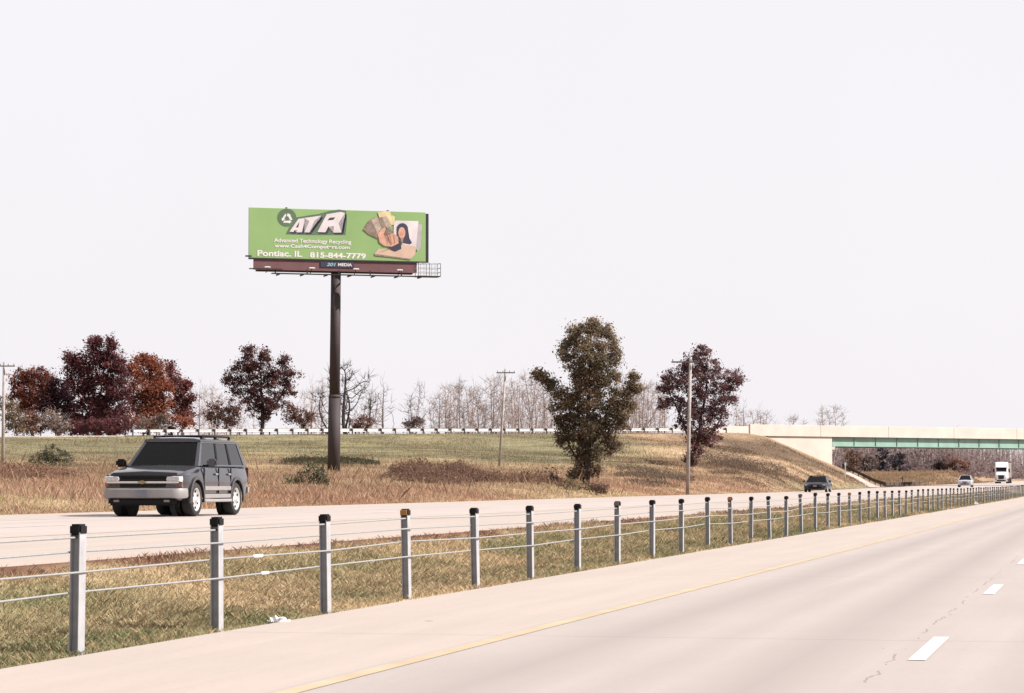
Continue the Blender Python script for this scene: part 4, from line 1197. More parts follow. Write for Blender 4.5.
# weeds along the foot of the posts
# field grass
def field_points(n, zlo, zhi, pw=0.35):
    z = rng.uniform(zlo ** pw, zhi ** pw, n) ** (1 / pw); x = rng.uniform(-40, 900, n)
    X = (x - 512) / F * z; v = X * L[0] + z * L[1]
    k = v > 27.0
    return X[k], z[k], v[k]
X, Y, v = field_points(900000, 58, 362)
yg = np.interp(X, GX, GY); k = (yg - Y) > 0.5
X, Y, v = X[k], Y[k], v[k]
zc = zone_colour(X, Y)
greenness = np.clip((zc[:, 1] / zc[:, 0] - 0.76) / 0.2, 0, 1)
h = (0.15 + 0.10 * vnoise(X, Y, 5, 41) + 0.08 * vnoise(X, Y, 1.4, 42)) * (1 - greenness * 0.55) * rng.uniform(.4, 1.4, len(X))
h *= np.interp(v, [27, 28.5, 33], [0.4, 0.7, 1.0])
C = zc * rng.uniform(.62, 1.42, (len(X), 1)) * (1 + 0.08 * rng.normal(0, 1, (len(X), 3)))
blades('field_grass', X, Y, np.clip(h, .05, .5), np.interp(Y, [60, 150, 360], [.007, .012, .022]), np.clip(C, .01, 1), 'dry straw and russet grass with green turf on the embankment', 0.4)
# russet weeds stand taller in drifts
X, Y, v = field_points(150000, 62, 250)
dr = vnoise(X, Y, 11, 51) + 0.7 * vnoise(X, Y, 3.5, 52) + 0.4 * vnoise(X, Y, 1.2, 53)
k = (dr > 0.25) & (v > 29.5) & (gheight(X, Y) < 3.6); X, Y = X[k], Y[k]
blades('weeds', X, Y, rng.uniform(.15, .45, len(X)), np.full(len(X), .005), pal([(0.30, 0.17, 0.12), (0.36, 0.25, 0.165), (0.22, 0.12, 0.09), (0.38, 0.30, 0.22)], len(X), .35), 'taller russet weeds in drifts across the roadside field', 0.28)
# single weeds and dead stalks standing out of the grass on the slopes
X, Y, v = field_points(120000, 90, 358)
yg = np.interp(X, GX, GY); k = ((yg - Y) > 1.0) & (v > 29) & (vnoise(X, Y, 6, 55) + .8 * vnoise(X, Y, 1.8, 56) + rng.normal(0, .35, len(X)) > 0.45); X, Y = X[k], Y[k]
blades('stalks', X, Y, rng.gamma(3, .10, len(X)), np.interp(Y, [90, 360], [.007, .016]), pal([(0.17, 0.115, 0.08), (0.34, 0.25, 0.165), (0.11, 0.08, 0.06), (0.25, 0.16, 0.11)], len(X), .3), 'scattered dead stalks standing out of the grass on the embankment', 0.3)
# grass of the field beyond the bridge
z = rng.uniform(395, 645, 60000); x = rng.uniform(862, 1008, len(z)); X = (x - 512) / F * z
k = X * L[0] + z * L[1] > 27.2; X, Y = X[k], z[k]
dn = vnoise(X, Y, 18, 81) + .7 * vnoise(X, Y, 5, 82)
blades('far_field_grass', X, Y, np.clip(.28 + .22 * dn, .08, .8) * rng.uniform(.5, 1.4, len(X)), np.full(len(X), .05), zone_colour(X, Y) * np.clip(1 + .25 * dn, .5, 1.5)[:, None] * rng.uniform(.6, 1.4, (len(X), 1)), 'tan dry grass of the field beyond the bridge', 0.35)
# dark brush thicket
def brush(name, label, cx, cz, rx, rz, n, cols, hmax, thr=-2.0):
    a = rng.uniform(0, 2 * np.pi, n); r = np.sqrt(rng.uniform(0, 1, n))
    x = cx + rx * r * np.cos(a); z = cz + rz * r * np.sin(a)
    X = (x - 512) / F * z
    msk = vnoise(X, z, 4.5, 71) + .6 * vnoise(X, z, 1.6, 72) - r * .5 > thr
    X, z, r = X[msk], z[msk], r[msk]; n = len(X)
    top = hmax * np.clip(1 - r ** 3, 0, 1) * np.clip(0.62 + .5 * vnoise(X, z, 3.2, 61) + .4 * vnoise(X, z, 1.1, 62), 0.06, 1.4)
    hh = top * rng.uniform(.05, 1.0, n) ** .8 + rng.exponential(.08, n)
    P = np.stack([X, z, gheight(X, z) + hh], -1)
    me = leaf_mesh(name, P, 0.055, pal(cols, n, .35))
    o = link(name, me, M['leaf']); tag(o, label, 'brush', kind='stuff')
    k = rng.uniform(0, 1, n) < .35
    Xs, zs, ts = X[k], z[k], top[k] * rng.uniform(.5, 1.25, k.sum())
    m = len(Xs); Zs = gheight(Xs, zs); an = rng.uniform(0, np.pi, m); w = .009
    B = np.stack([Xs, zs, Zs], -1); dv = np.stack([np.cos(an) * w, np.sin(an) * w, 0 * an], -1)
    T = B + np.stack([rng.normal(0, .2, m) * ts, rng.normal(0, .2, m) * ts, ts], -1)
    V = np.stack([B - dv, B + dv, T + dv * .4, T - dv * .4], 1).reshape(-1, 3)
    st = link('stems', np_mesh('stems', V, np.arange(m * 4).reshape(-1, 4), np.repeat(pal(cols, m, .4), 4, 0)), M['leaf'], o); st['kind'] = 'stuff'
    return o
brush('brush', 'dark maroon brush thicket in the field left of the leaning utility pole', 440, 167, 66, 18, 60000, [(0.125, 0.072, 0.06), (0.18, 0.108, 0.08), (0.09, 0.055, 0.052), (0.28, 0.19, 0.125)], 1.3, -0.62)
brush('brush', 'brown brush at the foot of the leaning utility pole', 505, 172, 70, 18, 30000, [(0.17, 0.10, 0.075), (0.125, 0.075, 0.06), (0.22, 0.15, 0.10)], 0.95, -0.45)
brush('brush', 'patchy dark scrub on the end slope of the embankment below the bridge parapet', 742, 290, 46, 55, 42000, [(0.085, 0.066, 0.055), (0.125, 0.095, 0.075), (0.16, 0.115, 0.085)], 0.8, -0.1)
brush('brush', 'low grey-brown scrub on the bank between the two leafy trees', 655, 235, 42, 40, 26000, [(0.11, 0.085, 0.066), (0.15, 0.115, 0.085)], 0.6, -0.05)
brush('brush', 'dark green weeds added as a stand-in for the billboard shadow around the pole foot', 325, 238, 56, 9, 30000, [(0.045, 0.046, 0.030), (0.06, 0.058, 0.038), (0.09, 0.08, 0.05)], 0.42, -0.7)  # dark leaf patch added in place of the shadow of the billboard panel
brush('brush', 'reddish weeds at the left edge of the field', 20, 150, 70, 22, 26000, [(0.19, 0.11, 0.08), (0.24, 0.155, 0.11), (0.15, 0.09, 0.07)], 0.75, -0.5)

# ------------------------------------------------------------------ litter
def litter(x, y, z, size, label, seed):
    X = (x - 512) / F * z; p = Vector((X, z, gh(X, z)))
    r = random.Random(seed); bm = bmesh.new()
    bmesh.ops.create_icosphere(bm, subdivisions=3, radius=1.0)
    for v in bm.verts:
        c = v.co.copy(); k = 0.7 + 0.28 * math.sin(c.x * 4.1 + seed) * math.cos(c.y * 4.3 + 2 * seed) + 0.12 * math.sin(c.z * 9 + c.x * 7)
        v.co = Vector((c.x * size[0] * (0.8 + .4 * k), c.y * size[1] * (.7 + .5 * k), max(-0.02, (c.z * .55 + .45) * size[2] * max(.15, k) + r.uniform(-.006, .006))))
    o = bm_obj('plastic_litter', bm, M['litter'], None); o.location = p
    tag(o, label, 'litter', 'litter on the road shoulder')
litter(279, 618, 25.75, (0.105, 0.09, 0.085), 'crumpled white plastic bag lying at the edge of the median grass', 3)
litter(294, 616, 25.85, (0.10, 0.06, 0.05), 'flattened white plastic scrap right of the crumpled bag', 5)
litter(641, 559, 45.0, (0.05, 0.05, 0.03), 'tiny white scrap at the foot of a barrier post', 8)
litter(975, 505, 160, (0.13, 0.12, 0.22), 'whitish rag at the foot of the distant barrier posts', 11)

# ------------------------------------------------------------------ vehicles
def car_frame(x, y_, z, v=None):
    """position of an oncoming vehicle's front bumper centre"""
    if v is None:
        P = px(x, y_, z); X, Y = P.x, P.y
    else:
        X, Y = (x - 512) / F * z, z
    return X, Y

def loft(name, secs, material, parent, bevel=0.0, cuts=None):
    """secs: list of (x, half profile [(y,z)...] bottom centre to top centre)"""
    V, Fc = [], []; n = len(secs[0][1])
    for x, pr in secs:
        for y, z in pr: V.append((x, y, z))
        for y, z in pr[::-1][1:-1]: V.append((x, -y, z))
    k = 2 * n - 2
    for i in range(len(secs) - 1):
        for j in range(k):
            Fc.append((i * k + j, i * k + (j + 1) % k, (i + 1) * k + (j + 1) % k, (i + 1) * k + j))
    Fc += [tuple(range(k)), tuple(range((len(secs) - 1) * k, len(secs) * k))[::-1]]
    me = bpy.data.meshes.new(name); me.from_pydata(V, [], Fc); me.update()
    bm = bmesh.new(); bm.from_mesh(me)
    o = bm_obj(name, bm, material, None, bevel, 3)
    if cuts:
        for c in cuts:
            md = o.modifiers.new('cut', 'BOOLEAN'); md.operation = 'DIFFERENCE'; md.solver = 'EXACT'; md.object = c
        dg = bpy.context.evaluated_depsgraph_get(); dg.update()
        me2 = bpy.data.meshes.new_from_object(o.evaluated_get(dg))
        o.modifiers.clear(); o.data = me2
        me2.materials.clear(); me2.materials.append(material)
        for c in cuts: bpy.data.objects.remove(c)
    for p in o.data.polygons: p.use_smooth = True
    o.data.set_sharp_from_angle(angle=math.radians(32))
    o.parent = parent
    return o

def cutter(x, z, r, y0, y1):
    bm = bmesh.new(); add_bar(bm, (x, y0, z), (x, y1, z), r, None, 28)
    return bm_obj('cut', bm, M['black'])

def wheel(parent, x, y, r, w, side, rimr=0.70, spokes=6):
    t = lathe('wheel', [(r * rimr, -w / 2), (r * .93, -w / 2), (r, -w / 2 + .04), (r, w / 2 - .04), (r * .93, w / 2), (r * rimr, w / 2)], (x, y, r), M['tyre'], parent, 28)
    s = side
    rm = lathe('rim', [(r * rimr, s * (w / 2 - .01)), (r * rimr * .94, s * (w / 2 - .005)), (r * rimr * .90, s * (w / 2 - .05)), (r * .16, s * (w / 2 - .03)), (r * .13, s * (w / 2 - .005)), (0.001, s * (w / 2 - .005))], (x, y, r), M['rim'], t, 28)
    bm = bmesh.new()
    for k in range(spokes):
        a = 2 * math.pi * (k + .5) / spokes
        p = Vector((x + math.cos(a) * r * rimr * .68, y + s * (w / 2 - 0.034), r + math.sin(a) * r * rimr * .68))
        bmesh.ops.create_cone(bm, cap_ends=True, segments=8, radius1=r * .075, radius2=r * .075, depth=0.014, matrix=Matrix.Translation(p) @ Matrix.Rotation(math.pi / 2, 4, 'X'))
    bm_obj('rim_opening', bm, M['black'], t)
    return t

def quadstrip(name, corner, a0, a1, b0, b1, material, parent, lift=0.0, thick=0.03, nrm=None, na=1):
    """a slab on the bilinear face corner=(p00,p10,p11,p01) covering parameters a0..a1, b0..b1"""
    p00, p10, p11, p01 = [Vector(c) for c in corner]
    def f(a, b): return p00 * (1 - a) * (1 - b) + p10 * a * (1 - b) + p11 * a * b + p01 * (1 - a) * b
    n = (p10 - p00).cross(p01 - p00).normalized() if nrm is None else Vector(nrm)
    def A(v): return v if isinstance(v, tuple) else (v, v)
    a0, a1 = A(a0), A(a1)       # may slant: value at bottom, at top
    q = [f(a0[0], b0), f(a1[0], b0), f(a1[1], b1), f(a0[1], b1)]
    bm = bmesh.new()
    lo = [bm.verts.new(v + n * (lift - thick)) for v in q]; hi = [bm.verts.new(v + n * lift) for v in q]
    bm.faces.new(lo[::-1]); bm.faces.new(hi)
    for i in range(4):
        j = (i + 1) % 4; bm.faces.new((lo[i], lo[j], hi[j], hi[i]))
    return bm_obj(name, bm, material, parent)

def driver(parent, loc):
    """seated person at the wheel: one skinned body, head and arms reaching forward"""
    J = {'pelvis': (0, 0, 0), 'waist': (0.0, 0, .18), 'chest': (-.04, 0, .42), 'neck': (-.04, 0, .60), 'chin': (-.01, 0, .68), 'head': (-.015, 0, .78), 'crown': (-.03, 0, .86),
         'sl': (-.04, .19, .53), 'el': (.10, .25, .30), 'hl': (.36, .17, .36), 'sr': (-.04, -.19, .53), 'er': (.10, -.25, .30), 'hr': (.36, -.17, .36),
         'kl': (.42, .12, .04), 'fl': (.60, .12, -.28), 'kr': (.42, -.12, .04), 'fr': (.60, -.12, -.28)}
    R = {'pelvis': .15, 'waist': .14, 'chest': .16, 'neck': .058, 'chin': .085, 'head': .10, 'crown': .07, 'sl': .075, 'el': .05, 'hl': .038, 'sr': .075, 'er': .05, 'hr': .038, 'kl': .075, 'fl': .05, 'kr': .075, 'fr': .05}
    E = [('pelvis', 'waist'), ('waist', 'chest'), ('chest', 'neck'), ('neck', 'chin'), ('chin', 'head'), ('head', 'crown'), ('chest', 'sl'), ('sl', 'el'), ('el', 'hl'), ('chest', 'sr'), ('sr', 'er'), ('er', 'hr'), ('pelvis', 'kl'), ('kl', 'fl'), ('pelvis', 'kr'), ('kr', 'fr')]
    ks = list(J)
    me = bpy.data.meshes.new('person'); me.from_pydata([J[k] for k in ks], [(ks.index(a), ks.index(b)) for a, b in E], []); me.update()
    o = bpy.data.objects.new('person', me); COL.objects.link(o)
    o.modifiers.new('skin', 'SKIN'); ss = o.modifiers.new('sub', 'SUBSURF'); ss.levels = ss.render_levels = 1
    for i, k in enumerate(ks):
        me.skin_vertices[0].data[i].radius = (R[k], R[k]); me.skin_vertices[0].data[i].use_root = (k == 'pelvis')
    dg = bpy.context.evaluated_depsgraph_get(); dg.update()
    m2 = bpy.data.meshes.new_from_object(o.evaluated_get(dg)); bpy.data.objects.remove(o)
    m2.materials.clear(); m2.materials.append(M['shirt']); m2.materials.append(M['skin3']); m2.materials.append(M['hair'])
    for p in m2.polygons:
        c = p.center; p.use_smooth = True
        p.material_index = 2 if c.z > .83 or (c.z > .70 and c.x < -.06) else 1 if c.z > .585 or (c.x > .26 and c.z > .25) else 0
    o = bpy.data.objects.new('person', m2); COL.objects.link(o)
    return o

def oncoming(name, x, z, label, cat, group, v=None):
    X = (x - 512) / F * z
    u, vv = X * D[0] + z * D[1], X * L[0] + z * L[1]
    root = empty(name, (X, z, OPP + float(rise(u))), math.atan2(-D[1], -D[0]))
    tag(root, label, cat, group)
    return root

def build_suv():
    z = 64.9
    root = oncoming('sport_utility_vehicle', 179, z, 'pewter grey full-size sport utility vehicle coming along the opposite carriageway', 'SUV', 'oncoming vehicles')
    wr = 0.40; xf, xr = 1.50, -1.45
    def sec(x, w, zb, ht, belt=1.08, roundtop=0.05):
        return (x, [(0, zb), (w * .88, zb), (w - .03, zb + .08), (w, zb + .28), (w + .012, .80), (w - .005, .98), (w - .035, belt), (w - .09, ht - .03), (w * .55, ht), (0, ht + .015)])
    secs = [sec(2.46, .84, .46, .90, .84), sec(2.40, .93, .40, .985, .90), sec(2.25, .97, .38, 1.05, .97), sec(1.9, .985, .38, 1.115, 1.03), sec(1.3, .99, .38, 1.18, 1.10), sec(1.18, .99, .38, 1.205, 1.13),
            sec(0, .995, .40, 1.20, 1.14), sec(-1.3, .995, .40, 1.20, 1.14), sec(-2.2, .985, .42, 1.20, 1.14), sec(-2.46, .95, .50, 1.19, 1.13), sec(-2.53, .90, .55, 1.17, 1.1)]
    cuts = [cutter(xx, wr + .02, .455, s * .70, s * 1.3) for xx in (xf, xr) for s in (1, -1)]
    body = loft('body', secs, M['pewter'], root, cuts=cuts)
    # wheel wells and arches
    for xx in (xf, xr):
        for s in (1, -1):
            bm = bmesh.new(); add_bar(bm, (xx, s * .60, wr + .02), (xx, s * .705, wr + .02), .47, None, 24); bm_obj('wheel_well', bm, M['black'], body)
            pr = []
            n = 16
            for k in range(n + 1):
                a = math.radians(-12 + 204 * k / n); pr.append((xx + .525 * math.cos(a), wr + .02 + .525 * math.sin(a)))
            for k in range(n, -1, -1):
                a = math.radians(-12 + 204 * k / n); pr.append((xx + .452 * math.cos(a), wr + .02 + .452 * math.sin(a)))
            prism('wheel_arch', pr, 'y', s * .985 if s > 0 else -1.025, 1.025 if s > 0 else s * .985, M['pewter'], body)
            w = wheel(root, xx, s * .865, wr, .26, s)
    # greenhouse: roof on pillars with panes between
    zb, zt = 1.19, 1.815
    A = dict(fl=(1.14, .90, zb), fr=(1.14, -.90, zb), rl=(-2.49, .90, zb), rr=(-2.49, -.90, zb), tfl=(.42, .705, zt), tfr=(.42, -.705, zt), trl=(-2.28, .715, zt), trr=(-2.28, -.715, zt))
    roof = loft('roof', [(.47, [(0, 1.775), (.60, 1.775), (.715, 1.79), (.70, 1.83), (.55, 1.862), (0, 1.872)]), (.2, [(0, 1.78), (.62, 1.78), (.74, 1.79), (.725, 1.84), (.55, 1.885), (0, 1.90)]),
                         (-1.9, [(0, 1.78), (.62, 1.78), (.74, 1.79), (.725, 1.84), (.55, 1.885), (0, 1.90)]), (-2.30, [(0, 1.77), (.62, 1.77), (.735, 1.785), (.72, 1.82), (.55, 1.85), (0, 1.86)])], M['pewter'], root)
    side_l = (A['fl'], A['rl'], A['trl'], A['tfl']); side_r = (A['rr'], A['fr'], A['tfr'], A['trr'])
    front = (A['fr'], A['fl'], A['tfl'], A['tfr']); rear = (A['rl'], A['rr'], A['trr'], A['trl'])
    def side(c, flip):
        nv = (0, .95, .3) if not flip else (0, -.95, .3)
        g = lambda a: (1 - a if flip else a)
        def S(nm, a0, a1, b0, b1, m, lift, th):
            a0, a1 = (a0 if isinstance(a0, tuple) else (a0, a0)), (a1 if isinstance(a1, tuple) else (a1, a1))
            if flip: a0, a1 = tuple(1 - q for q in a1), tuple(1 - q for q in a0)
            return quadstrip(nm, c, a0, a1, b0, b1, m, root, lift, th, nv)
        for a0, a1 in (((0, 0), (.045, .028)), ((.375, .355), (.41, .39)), ((.645, .655), (.685, .69)), ((.945, .955), (1, 1))):
            S('pillar', a0, a1, 0.0, 1.0, M['pewter'] if a0[0] in (0, .945) else M['black'], 0.0, .05)
        S('window_rail', 0, 1, 0, .06, M['pewter'], 0.002, .05); S('window_rail', 0, 1, .90, 1.0, M['pewter'], 0.002, .05)
        S('window', (.045, .028), (.375, .355), .06, .90, M['glass'], -.012, .006)
        S('window', (.41, .39), (.645, .655), .06, .90, M['dglass'], -.012, .006)
        S('window', (.685, .69), (.945, .955), .06, .90, M['dglass'], -.012, .006)
        for a in (.30, .56):
            pass
    side(side_l, False); side(side_r, True)
    nf = (Vector(A['fl']) - Vector(A['fr'])).cross(Vector(A['tfr']) - Vector(A['fr'])).normalized()
    quadstrip('windshield', front, .05, .95, .03, .93, M['wglass'], root, -.01, .006)
    for a0, a1 in ((0, .05), (.95, 1)): quadstrip('pillar', front, a0, a1, 0, 1, M['pewter'], root, 0.003, .05)
    quadstrip('windshield_frame', front, .05, .95, .93, 1, M['pewter'], root, 0.0, .05); quadstrip('cowl', front, .05, .95, -.03, .03, M['black'], root, 0.006, .04)
    quadstrip('rear_window', rear, .07, .93, .1, .88, M['dglass'], root, -.01, .006)
    for a0, a1 in ((0, .07), (.93, 1)): quadstrip('pillar', rear, a0, a1, 0, 1, M['pewter'], root, 0.003, .05)
    # cabin
    box('dashboard', (.80, 0, 1.13), (.55, 1.6, .18), M['cabin'], root, bevel=.03)
    for y in (.40, -.40):
        st = box('seat', (-.12, y, 1.10), (.14, .52, .62), M['cabin'], root, bevel=.05); box('headrest', (-.14, y, 1.52), (.10, .27, .19), M['cabin'], st, bevel=.04)
    box('seat', (-1.05, 0, 1.12), (.15, 1.5, .62), M['cabin'], root, bevel=.05)
    # doors: shut lines, handles, side moulding, sill
    for s in (1, -1):
        y = s * 1.006
        for xx in (1.00, -.06, -.98):
            box('door_gap', (xx, s * 0.998, .84), (.016, .03, .62), M['black'], body)
        for xx in (.12, -.84):
            box('door_handle', (xx, s * 1.012, 1.0), (.19, .035, .05), M['cladding'], body, bevel=.012)
        box('side_moulding', (.02, s * 1.016, .66), (1.9, .03, .10), M['cladding'], body, bevel=.01, seg=1)
        box('lower_cladding', (.02, s * 1.004, .475), (1.98, .03, .10), M['cladding'], body, bevel=.01, seg=1)
        box('sill_step', (.02, s * .985, .37), (2.0, .13, .07), M['chrome'], body, bevel=.02)
        mr = box('door_mirror', (.86, s * 1.15, 1.27), (.14, .25, .19), M['black'] if s < 0 else M['pewter'], root, bevel=.045)
        box('mirror_arm', (.87, s * .99, 1.20), (.08, .14, .05), M['black'], mr)
        box('mirror_glass', (.785, s * 1.15, 1.27), (.012, .20, .14), M['chrome'], mr)
        # roof rack
        rk = bar('roof_rail', (.05, s * .60, 1.925), (-2.0, s * .60, 1.925), .022, M['black'], root)
        for xx in (.05, -.95, -2.0): box('rail_foot', (xx, s * .60, 1.895), (.09, .05, .05), M['black'], rk)
    for xx in (-.4, -1.6): bar('rack_crossbar', (xx, -.60, 1.93), (xx, .60, 1.93), .018, M['black'], root)
    # front end
    gr = box('grille', (2.455, 0, .80), (.05, 1.16, .23), M['black'], root, bevel=.02)
    box('grille_bar', (2.485, 0, .805), (.035, 1.80, .046), M['chrome'], gr, bevel=.012)
    em = [(-.13, -.018), (-.045, -.018), (-.045, -.05), (.045, -.05), (.06, -.018), (.14, -.018), (.12, .022), (.04, .022), (.04, .052), (-.05, .052), (-.06, .022), (-.14, .022)]
    prism('grille_emblem', [(a * .8, .805 + b * .8) for a, b in em], 'x', 2.50, 2.517, M['gold'], gr)
    for k in range(5): box('grille_slat', (2.475, 0, .715 + k * .04), (.025, 1.1, .008), M['darksteel'], gr)
    loft('hood_shield', [(2.475, [(0, .915), (.70, .915), (.74, .93), (.70, .955), (0, .965)]), (2.40, [(0, .95), (.80, .95), (.83, .965), (.80, 1.0), (0, 1.03)]), (2.31, [(0, .97), (.78, .97), (.81, .985), (.78, 1.03), (0, 1.065)])], M['black'], root)
    for s in (1, -1):
        hl = loft('headlight', [(2.47, [(0, -.035), (.13, -.035), (.15, .0), (.13, .045), (0, .05)]), (2.43, [(0, -.055), (.17, -.055), (.185, .0), (.17, .06), (0, .065)]), (2.36, [(0, -.055), (.19, -.055), (.2, .0), (.19, .06), (0, .065)])], M['lamp'], root)
        hl.location = (.02, s * .75, .878); hl.scale = (1, 1.05, 1.15); hl.rotation_euler = (0, 0, 0)
        box('headlight_bezel', (2.36, s * .76, .80), (.09, .38, .25), M['cladding'], root, bevel=.015)
        box('fog_lamp', (2.43, s * .72, .735), (.06, .26, .075), M['lamp'], root, bevel=.015)
        box('turn_signal', (2.375, s * .905, .735), (.14, .09, .075), M['orange'], root, bevel=.015)
        box('tail_light', (-2.49, s * .91, 1.0), (.08, .08, .36), M['tail'], root, bevel=.02)
    bp = loft('front_bumper', [(2.14, [(0, .44), (.985, .44), (1.005, .48), (1.005, .62), (.985, .665), (0, .665)]), (2.40, [(0, .43), (.965, .43), (.99, .48), (.99, .62), (.965, .665), (0, .665)]),
                               (2.52, [(0, .43), (.88, .43), (.90, .48), (.90, .62), (.88, .66), (0, .66)]), (2.575, [(0, .45), (.76, .45), (.78, .49), (.78, .61), (.76, .64), (0, .64)])], M['cladding'], root)
    box('bumper_intake', (2.48, 0, .35), (.10, 1.66, .17), M['black'], bp, bevel=.04)
    box('licence_plate', (2.585, 0.02, .55), (.015, .31, .155), M['plate'], bp)
    for s in (1, -1): box('driving_lamp', (2.535, s * .62, .37), (.03, .16, .06), M['cladding'], bp, bevel=.015)
    box('rear_bumper', (-2.52, 0, .62), (.2, 1.9, .22), M['cladding'], root, bevel=.04)
    box('underbody', (0, 0, .40), (4.2, 1.2, .16), M['black'], root)
    d = driver(root, None)
    d.location = root.matrix_world @ Vector((0, 0, 0))
    mw = Matrix.Translation(root.location) @ Matrix.Rotation(root.rotation_euler.z, 4, 'Z')
    d.location = mw @ Vector((.12, .40, .80)); d.rotation_euler = (0, 0, root.rotation_euler.z)
    tag(d, 'person in a dark shirt driving the grey sport utility vehicle', 'person')
build_suv()

def build_car(name, label, x, z, paint, Lc, Wc, Hc, hood_h, kind):
    root = oncoming(name, x, z, label, 'car', 'oncoming vehicles')
    h2, w = Lc / 2, Wc / 2; wr = .33; xf, xr = h2 - .92, -h2 + .95
    def sec(x, w, zb, top):
        return (x, [(0, zb), (w * .86, zb), (w - .03, zb + .08), (w, zb + .22), (w + .01, .58), (w - .02, top - .12), (w * .86, top - .02), (w * .5, top), (0, top + .02)])
    secs = [sec(h2, w * .78, .32, hood_h - .22), sec(h2 - .08, w * .9, .24, hood_h - .14), sec(h2 - .3, w * .97, .2, hood_h - .07), sec(h2 - 1.1, w, .2, hood_h), sec(0, w, .2, hood_h + .03),
            sec(-h2 + .7, w, .22, hood_h + .06), sec(-h2 + .12, w * .95, .28, hood_h + .05), sec(-h2, w * .86, .34, hood_h)]
    cuts = [cutter(xx, wr, wr + .06, s * (w - .26), s * (w + .3)) for xx in (xf, xr) for s in (1, -1)]
    body = loft('body', secs, paint, root, cuts=cuts)
    for xx in (xf, xr):
        for s in (1, -1): wheel(root, xx, s * (w - .12), wr, .2, s)
    zb = hood_h - .01; zt = Hc - .05
    x0, x1, x2, x3 = (h2 - 1.25, h2 - 2.1, -h2 + 1.25, -h2 + .35) if kind == 'sedan' else (h2 - .85, h2 - 1.75, -h2 + .3, -h2 + .08)
    wb, wt = w - .07, w - .30
    A = [(x0, wb, zb), (x0, -wb, zb), (x3, wb, zb), (x3, -wb, zb), (x1, wt, zt), (x1, -wt, zt), (x2, wt, zt), (x2, -wt, zt)]
    sides = [((A[0], A[2], A[6], A[4]), (0, .93, .35)), ((A[3], A[1], A[5], A[7]), (0, -.93, .35))]
    front = (A[1], A[0], A[4], A[5]); rear = (A[2], A[3], A[7], A[6])
    loft('roof', [(x1 + .03, [(0, zt - .02), (wt - .05, zt - .02), (wt, zt), (wt - .08, zt + .03), (0, zt + .04)]), (x1 - .3, [(0, zt - .02), (wt - .03, zt - .02), (wt + .015, zt), (wt - .06, zt + .04), (0, zt + .055)]),
                  (x2, [(0, zt - .02), (wt - .03, zt - .02), (wt + .01, zt), (wt - .07, zt + .03), (0, zt + .045)])], paint, root)
    for c, nv in sides:
        for a0, a1 in ((0, .06), (.47, .52), (.94, 1)): quadstrip('pillar', c, a0, a1, 0, 1, paint, root, 0, .05, nv)
        quadstrip('window', c, .06, .47, .04, .94, M['dglass'], root, -.012, .006, nv); quadstrip('window', c, .52, .94, .04, .94, M['dglass'], root, -.012, .006, nv)
    quadstrip('windshield', front, .05, .95, .03, .95, M['wglass'], root, -.01, .006); quadstrip('rear_window', rear, .06, .94, .05, .94, M['dglass'], root, -.01, .006)
    for f_ in (front, rear):
        for a0, a1 in ((0, .05), (.95, 1)): quadstrip('pillar', f_, a0, a1, 0, 1, paint, root, .003, .05)
    box('cabin_floor', (0, 0, zb - .03), (Lc * .5, Wc * .8, .05), M['cabin'], root)
    for y in (.36, -.36): box('seat', (-.1, y, zb + .12), (.15, .48, .6), M['cabin'], root, bevel=.05)
    for s in (1, -1):
        hl = box('headlight', (h2 - .09, s * (w - .30), hood_h - .24), (.16, .34, .13), M['lamp'], root, bevel=.03)
        mr = box('door_mirror', (x0 - .35, s * (w + .10), zb + .10), (.12, .2, .14), paint, root, bevel=.03)
        box('tail_light', (-h2 + .05, s * (w - .28), hood_h - .12), (.1, .36, .14), M['orange'], root, bevel=.02)
    box('grille', (h2 - .005, 0, hood_h - .28), (.05, .7, .12), M['black'], root, bevel=.02)
    box('air_intake', (h2 - .02, 0, .40), (.1, 1.1, .14), M['black'], root, bevel=.03)
    box('licence_plate', (h2 + .03, 0, .52), (.012, .3, .15), M['plate'], root)
build_car('sedan_car', 'near-black low car with headlamps ahead of the bridge on the opposite carriageway', 817.5, 223, M['sedan'], 4.7, 1.95, 1.40, .82, 'sedan')
build_car('hatchback_car', 'silvery white rounded car beyond the bridge beside the white truck', 965, 334, M['silver'], 4.5, 1.80, 1.52, .92, 'van')

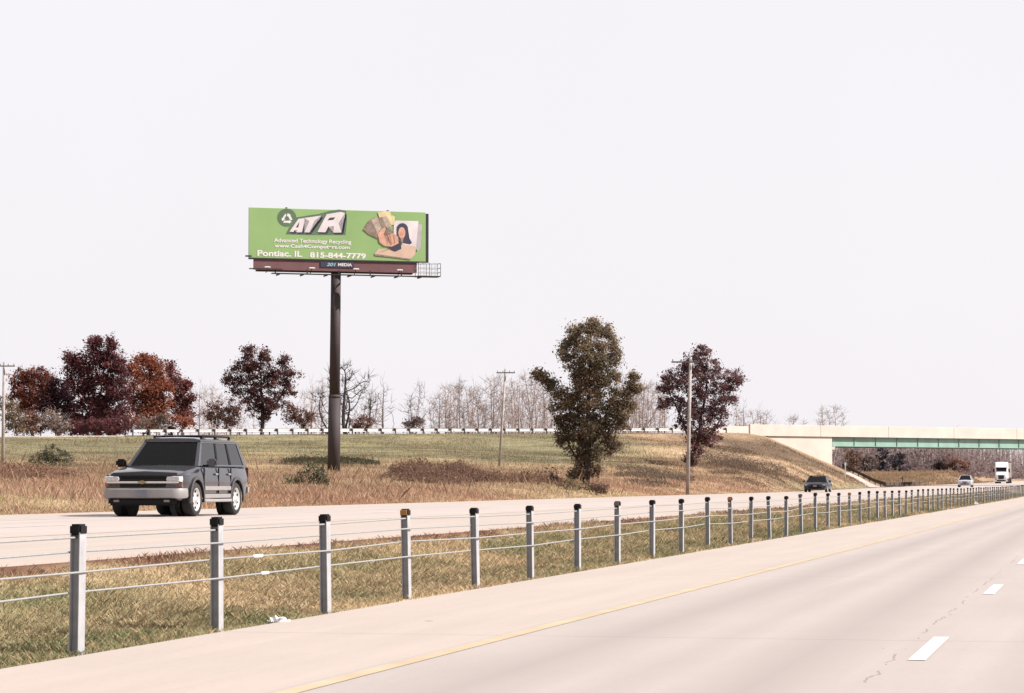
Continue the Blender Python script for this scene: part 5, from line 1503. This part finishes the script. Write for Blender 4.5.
def build_truck():
    root = oncoming('semi_truck', 1000.5, 520, 'white semi truck with a tall sleeper cab hauling a box trailer in the distance', 'truck', 'oncoming vehicles')
    # front bumper at x=0, body runs to -x
    cab = loft('cab', [(-1.75, [(0, .9), (1.05, .9), (1.15, 1.1), (1.15, 2.2), (1.0, 2.3), (0, 2.32)]), (-2.3, [(0, .9), (1.15, .9), (1.22, 1.1), (1.2, 3.0), (1.1, 3.05), (0, 3.1)]),
                       (-2.7, [(0, .9), (1.18, .9), (1.24, 1.1), (1.22, 3.3), (1.12, 3.75), (0, 3.85)]), (-3.3, [(0, .9), (1.18, .9), (1.24, 1.1), (1.22, 3.5), (1.15, 4.1), (0, 4.2)]), (-5.0, [(0, .9), (1.18, .9), (1.24, 1.1), (1.22, 3.5), (1.18, 4.15), (0, 4.2)])], M['truckwhite'], root)
    hood = loft('hood', [(-.12, [(0, .75), (.8, .75), (.9, .9), (.88, 1.55), (.7, 1.68), (0, 1.72)]), (-.6, [(0, .75), (1.0, .75), (1.1, .9), (1.06, 1.75), (.85, 1.9), (0, 1.95)]), (-1.8, [(0, .75), (1.1, .75), (1.15, .9), (1.12, 2.0), (.95, 2.15), (0, 2.2)])], M['truckwhite'], root)
    box('grille', (-.11, 0, 1.2), (.08, 1.1, .75), M['darksteel'], hood, bevel=.03)
    box('front_bumper', (-.1, 0, .52), (.35, 2.4, .42), M['truckwhite'], root, bevel=.06)
    box('bumper_intake', (.085, 0, .55), (.04, 1.7, .24), M['black'], root)
    quadstrip('windshield', ((-1.80, -1.0, 2.30), (-1.80, 1.0, 2.30), (-2.28, .98, 2.99), (-2.28, -.98, 2.99)), 0, 1, 0, 1, M['black'], root, .07, .05)
    box('sun_visor', (-2.16, 0, 3.04), (.4, 2.2, .16), M['darksteel'], root, bevel=.03)
    for s in (1, -1):
        box('headlight', (-.2, s * .97, 1.05), (.2, .24, .28), M['lamp'], root, bevel=.03)
        box('window', (-2.75, s * 1.235, 2.55), (.75, .03, .62), M['black'], cab)
        mr = box('door_mirror', (-2.1, s * 1.5, 2.5), (.12, .22, .75), M['black'], root, bevel=.03); box('mirror_arm', (-2.15, s * 1.32, 2.7), (.05, .3, .05), M['black'], mr)
        bar('exhaust_stack', (-5.15, s * 1.1, 1.2), (-5.15, s * 1.1, 4.0), .08, M['chrome'], root)
        box('fuel_tank', (-4.0, s * .95, .68), (1.6, .5, .5), M['chrome'], root, bevel=.15)
    tr = box('trailer', (-13.2, 0, 2.62), (14.6, 2.56, 2.75), M['trailer'], root, bevel=.03)
    for k in range(12):
        for s in (1, -1): box('trailer_rib', (-6.6 - k * 1.2, s * 1.29, 2.62), (.06, .03, 2.6), M['trailer'], tr)
    box('chassis', (-10, 0, .98), (19, .9, .22), M['darksteel'], root)
    for xx in (-1.2, -4.9, -6.1, -18.2, -19.4):
        for s in (1, -1): wheel(root, xx, s * 1.05, .51, .32 if xx == -1.2 else .55, s, .55)
build_truck()
